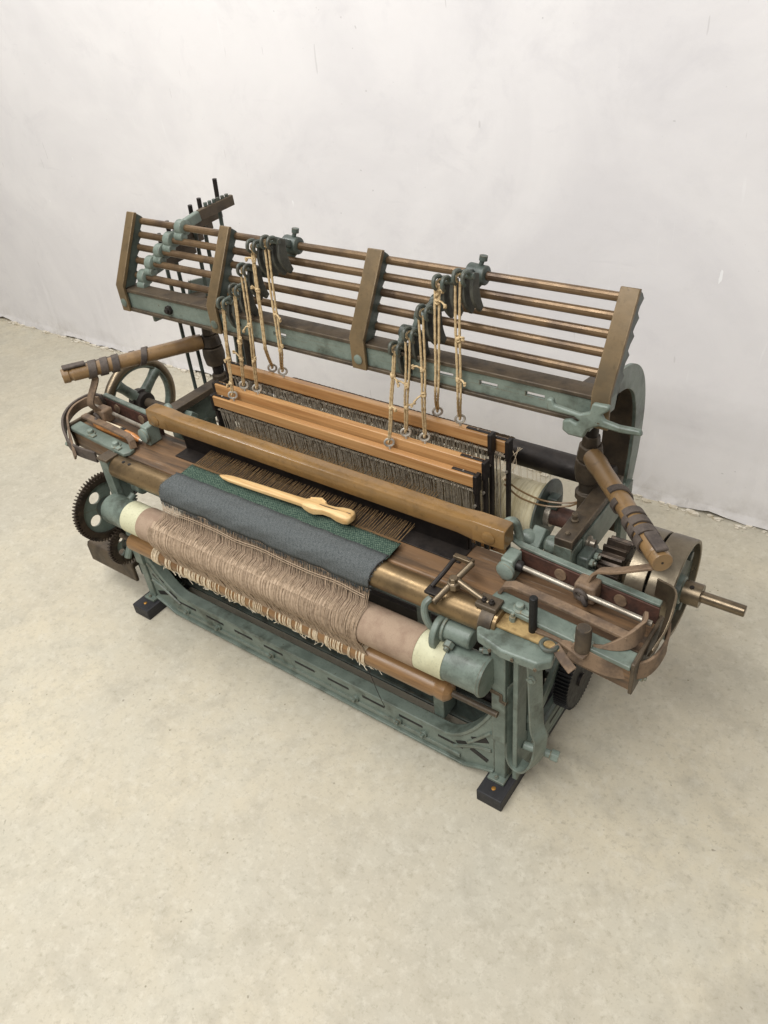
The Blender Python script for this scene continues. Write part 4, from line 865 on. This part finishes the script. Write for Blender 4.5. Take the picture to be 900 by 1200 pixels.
# --- gears on the left outer side
def spoked_gear(name, c, R_, teeth, x0_, x1_, holes):
    g = B(MB().gear(c, R_, 0.008, teeth, x0_, x1_, bore=R_-0.022), name, 'gear_iron', bevel=0)
    n_ = 48; c = Vector(c)
    # pierced web: plate cut by round openings (built as a ring of sectors)
    hr_ = R_*0.17; hd = R_*0.47
    B(MB().lathe((x0_+0.002, c.y, c.z), (1, 0, 0), [(0, R_*0.30), (0.006, R_*0.30), (0.008, R_*0.2), (0.022, R_*0.18), (0.022, R_*0.06)], 28), 'hub', 'green_paint_dark', g)
    web = MB(); m_n = 60
    for q in range(holes):
        t0_ = 2*math.pi*q/holes + 0.5; e = Vector((0, math.cos(t0_), math.sin(t0_))); hc_ = c + e*hd
        # sector outline paired with the circular opening
        outl = []; inl = []; half = math.pi/holes; K = 12
        ring_o = [(R_-0.021, t0_-half+2*half*k/K) for k in range(K+1)]; ring_i = [(R_*0.22, t0_+half-2*half*k/K) for k in range(K+1)]
        side1 = [(R_-0.021 + (R_*0.22-R_+0.021)*k/7, t0_+half) for k in range(1, 7)]; side2 = [(R_*0.22 - (R_*0.22-R_+0.021)*k/7, t0_-half) for k in range(1, 7)]
        for rr, tt in ring_o + side1 + ring_i + side2:
            py, pz = c.y + rr*math.cos(tt), c.z + rr*math.sin(tt); outl.append((py, pz))
            d = Vector((0, py-hc_.y, pz-hc_.z)).normalized(); inl.append((hc_.y + d.y*hr_, hc_.z + d.z*hr_))
        web.ringplate(outl, inl, 'x', x0_+0.002, x0_+0.007)
    B(web, 'web', 'green_paint', g)
    return g
G1 = spoked_gear('take_up_gear', (0, 0.040, 0.312), 0.088, 64, -1.098, -1.084, 4)
B(MB().cyl((-1.105, 0.040, 0.312), (-1.05, 0.040, 0.312), 0.011), 'arbor', 'dark_iron', G1)
G2 = spoked_gear('idler_gear', (0, 0.050, 0.195), 0.055, 40, -1.082, -1.070, 4)
B(MB().tube(bez([(-1.060, 0.03, 0.17), (-1.058, 0.045, 0.195), (-1.058, 0.07, 0.22)], 5), 0.009, 10), 'link', 'green_paint', G2)
# slotted iron bar below the gears
WTB = B(MB().prism([(0.045, 0.112), (0.050, 0.122), (0.095, 0.122), (0.100, 0.112), (0.100, 0.062), (0.090, 0.062), (0.090, 0.105), (0.055, 0.105), (0.055, 0.062), (0.045, 0.062)], 'x', -1.275, -1.088), 'bracket_bar', 'brown_iron', bevel=0.003)
for x in (-1.24, -1.11): B(MB().cyl((x, 0.075, 0.1215), (x, 0.075, 0.1228), 0.006, n=14), 'hole_shade', 'black_iron', WTB)  # black discs on the bar's top, for the shade in its holes
B(MB().tube(bez([(-1.245, 0.085, 0.105), (-1.25, 0.085, 0.06), (-1.235, 0.085, 0.045), (-1.20, 0.085, 0.055), (-1.195, 0.085, 0.1)], 5), 0.007, 8), 'hanger', 'green_paint', WTB)
B(MB().box(-1.090, -1.045, 0.065, 0.09, 0.075, 0.11), 'stub', 'green_paint_dark', WTB, bevel=0.002)
# dark gear below the right box
G3 = B(MB().gear((0, 0.270, 0.152), 0.078, 0.006, 60, 0.012, 0.040), 'ratchet_gear', 'black_iron', bevel=0)
B(MB().cyl((-0.01, 0.255, 0.15), (0.045, 0.255, 0.15), 0.014), 'arbor', 'dark_iron', G3)

# --- mechanism at the front right corner
HP = B(MB().prism([(-0.060, 0.036), (-0.050, 0.020), (0.000, 0.008), (0.060, 0.012), (0.078, 0.030), (0.074, 0.048), (0.058, 0.060), (-0.048, 0.058)], 'z', 0.420, 0.440), 'knock_off_handle', 'green_paint', bevel=0.004, seg=3)
B(MB().cyl((0.026, 0.066, 0.435), (0.026, 0.066, 0.520), 0.0068, n=16), 'stop_pin', 'black_iron', HP, bevel=0.0015)
B(MB().box(-0.040, 0.080, 0.048, 0.082, 0.4405, 0.447), 'cork_pad', 'cork', HP, bevel=0.002)
B(MB().strip(bez([(0.03, 0.076, 0.449), (0.07, 0.072, 0.452), (0.10, 0.062, 0.454), (0.125, 0.056, 0.455)], 5), (0, 1, 0), [0.026, 0.026, 0.025, 0.025, 0.024, 0.024, 0.024, 0.024, 0.024, 0.024, 0.025, 0.026, 0.028, 0.029, 0.029, 0.028], 0.005), 'latch_plate', 'strap_leather', HP, bevel=0.001)
B(MB().lathe((0.113, 0.060, 0.457), (0, 0, 1), [(0, 0.0125), (0.044, 0.0125), (0.047, 0.0105), (0.048, 0.004)], 24), 'latch_peg', 'brown_iron', HP)
B(MB().torus((0.062, 0.052, 0.447), (0, 0, 1), 0.013, 0.004, 22, 8, 0.8), 'finger_ring', 'green_paint_dark', HP)
hexbolt(HP, (-0.012, 0.070, 0.447), (0, 0, 1), 0.006, 0.010, 'green_paint_pale')
B(MB().box(-0.036, -0.012, 0.030, 0.056, 0.405, 0.4138), 'shelf', 'green_paint', HP, bevel=0.002)
# U-shaped flat spring lever
B(MB().strip(bez([(0.032, 0.058, 0.412), (0.036, 0.058, 0.36), (0.040, 0.058, 0.28), (0.044, 0.058, 0.22), (0.052, 0.058, 0.19), (0.046, 0.058, 0.13), (0.030, 0.058, 0.090), (0.008, 0.060, 0.082), (-0.006, 0.062, 0.105), (-0.008, 0.064, 0.18), (-0.007, 0.066, 0.30)], 6), (0.35, 1, 0), 0.032, 0.0045), 'spring_lever', 'green_paint', bevel=0.001)
hexbolt(ROOT, (0.036, 0.046, 0.355), (0.2, -1, 0), 0.009, 0.004, name='spring_bolt')
B(MB().cyl((0.01, 0.075, 0.128), (0.066, 0.088, 0.120), 0.008).cyl((0.060, 0.087, 0.121), (0.075, 0.090, 0.119), 0.012, n=6), 'adjusting_bolt', 'green_paint_pale', bevel=0.0015)
for z_, y_ in ((0.33, 0.10), (0.25, 0.11), (0.18, 0.10), (0.14, 0.115)):
    B(MB().cyl((-0.012, y_, z_), (0.012, y_, z_), 0.011).cyl((0.012, y_, z_), (0.022, y_, z_), 0.0065, n=6), 'pivot_bolt', 'green_paint', bevel=0.001)
B(MB().bar((0.006, 0.095, 0.11), (0.006, 0.11, 0.39), 0.008, 0.026), 'lever_bar', 'green_paint', bevel=0.0015)
B(MB().bar((0.055, 0.12, 0.40), (0.03, 0.20, 0.38), 0.022, 0.030), 'lever_arm', 'green_paint_dark', bevel=0.002)
# brass cross levers over the breast beam, C-hook and roller clamp
XL_ = B(MB().tube([(-0.138, 0.028, 0.462), (-0.128, 0.062, 0.475), (-0.112, 0.115, 0.494)], 0.0058, 12), 'cross_lever', 'bronze', bevel=0.001)
B(MB().tube([(-0.120, 0.075, 0.484), (-0.075, 0.070, 0.472), (-0.055, 0.068, 0.468)], 0.0055, 12), 'arm', 'bronze', XL_)
B(MB().lathe((-0.123, 0.070, 0.470), (0, 0, 1), [(0, 0.012), (0.012, 0.012), (0.013, 0.008), (0.022, 0.008)], 8), 'pivot_nut', 'bronze', XL_, bevel=0.001)
B(MB().tube(bez([(-0.158, 0.055, 0.468), (-0.150, 0.085, 0.482), (-0.145, 0.118, 0.490), (-0.118, 0.120, 0.494)], 5), 0.0042, 10), 'bent_rod', 'dark_iron', XL_)
B(MB().box(-0.150, -0.112, 0.112, 0.122, 0.489, 0.497), 'cross_piece', 'bronze', XL_, bevel=0.001)
B(MB().box(-0.166, -0.138, 0.042, 0.062, 0.459, 0.465), 'finger_plate', 'dark_iron', XL_, bevel=0.001)
B(MB().box(-0.075, -0.035, 0.055, 0.085, 0.4605, 0.470), 'lever_plate', 'brown_iron', XL_, bevel=0.002)
for dx in (0, 0.014): hexbolt(XL_, (-0.062+dx, 0.066, 0.470), (0, 0, 1), 0.005, 0.006, 'dark_iron')
B(MB().tube(bez([(-0.150, 0.040, 0.458), (-0.156, 0.028, 0.448), (-0.152, 0.022, 0.425), (-0.142, 0.026, 0.402), (-0.130, 0.040, 0.395)], 6), 0.0065, 10), 'hook', 'green_paint', XL_)
RCL = B(MB().prism([(0.036+0.030*math.cos(t), 0.385+0.030*math.sin(t)*1.15) for t in [2*math.pi*q/22 for q in range(22)]], 'x', -0.140, -0.128), 'roller_clamp', 'green_paint', bevel=0.002)
B(MB().cyl((-0.126, 0.045, 0.392), (-0.072, 0.045, 0.392), 0.019, n=12), 'barrel', 'green_paint', RCL, bevel=0.003)
hexbolt(RCL, (-0.108, 0.026, 0.382), (0, -1, -0.3), 0.010, 0.010)
B(MB().cyl((-0.122, 0.045, 0.392), (-0.128, 0.045, 0.392), 0.024, n=20), 'washer', 'green_paint_pale', RCL, bevel=0.001)
hexbolt(PR, (-0.046, 0.050, 0.375), (-1, -0.4, 0), 0.008, 0.010)

# ------------------------------------------------------------------ loose things lying on the loom
# carved wooden stick on the cloth
def carved_stick():
    A = Vector((-0.722, 0.112, 0.478)); Bp = Vector((-0.378, 0.122, 0.486)); d = (Bp-A); L_ = d.length; d.normalize()
    a, u = sp_frame(d); st = []
    #     along   half width  half height
    S_ = [(0.0, 0.0015, 0.0015), (0.012, 0.006, 0.003), (0.03, 0.0085, 0.0042), (0.10, 0.0092, 0.005), (0.20, 0.0092, 0.0055), (0.228, 0.0095, 0.006), (0.236, 0.013, 0.0085), (0.25, 0.0165, 0.010), (0.262, 0.0175, 0.010), (0.272, 0.0135, 0.009), (0.282, 0.0105, 0.008), (0.300, 0.0112, 0.0085), (0.316, 0.0155, 0.010), (0.332, 0.0170, 0.0105), (0.342, 0.0150, 0.0095), (0.346, 0.010, 0.006)]
    mb = MB(); vs = []; n_ = 12
    for h, hw, hh in S_:
        for k in range(n_):
            t = 2*math.pi*k/n_; cx, sx = math.cos(t), math.sin(t)
            sg = lambda v: math.copysign(abs(v)**0.6, v)
            vs.append(A + d*h + a*hw*sg(cx) + u*hh*sg(sx))
    mb.add(vs, [(j*n_+i, j*n_+(i+1) % n_, (j+1)*n_+(i+1) % n_, (j+1)*n_+i) for j in range(len(S_)-1) for i in range(n_)] + [tuple(range(n_-1, -1, -1)), tuple((len(S_)-1)*n_+i for i in range(n_))])
    r = thing('carved_stick', (-0.55, 0.118, 0.47), 'pale wooden pointed stick with carved knob handle lying on the cloth', 'stick')
    mb.build('body', 'pale_wood', r, smooth=40)
    MB().tube([A + d*0.268 + u*0.0088, A + d*0.30 + u*0.0088, A + d*0.342 + u*0.0098], 0.0011, 5).build('groove', 'brown_iron', r)
    MB().tube([A + d*0.238 - a*0.011 + u*0.007, A + d*0.262 - a*0.016 + u*0.009, A + d*0.275 - a*0.011 + u*0.007], 0.0025, 6).build('carved_ridge', 'pale_wood', r)
carved_stick()
# shuttle in the left box
sh = thing('weaving_shuttle', (-1.11, 0.137, 0.455), 'orange wooden shuttle with metal tip lying in the left shuttle box', 'shuttle')
sh['label'] = 'orange wooden boat shuttle with metal tip lying between the rails of the shuttle box'
xs_ = [-1.185, -1.178, -1.16, -1.13, -1.07, -1.04, -1.022, -1.014]; rs_ = [0.003, 0.007, 0.011, 0.0125, 0.0125, 0.011, 0.007, 0.004]
MB().tube([(x, 0.137, 0.4675) for x in xs_], rs_, 14).build('body', 'shuttle_wood', sh)
MB().lathe((-1.014, 0.137, 0.4675), (1, 0, 0), [(0, 0.0042), (0.006, 0.003), (0.010, 0.001)], 12).build('tip', 'steel', sh)
MB().box(-1.135, -1.065, 0.131, 0.144, 0.4785, 0.4812).build('opening', 'black_iron', sh, bevel=0.001)  # dark block set on the body for the shade inside its hollow
MB().cyl((-1.13, 0.1375, 0.482), (-1.075, 0.1375, 0.482), 0.0035, n=10).build('bobbin', 'pale_yarn', sh)

for o in bpy.data.objects:
    if 'wc' in o: del o['wc']
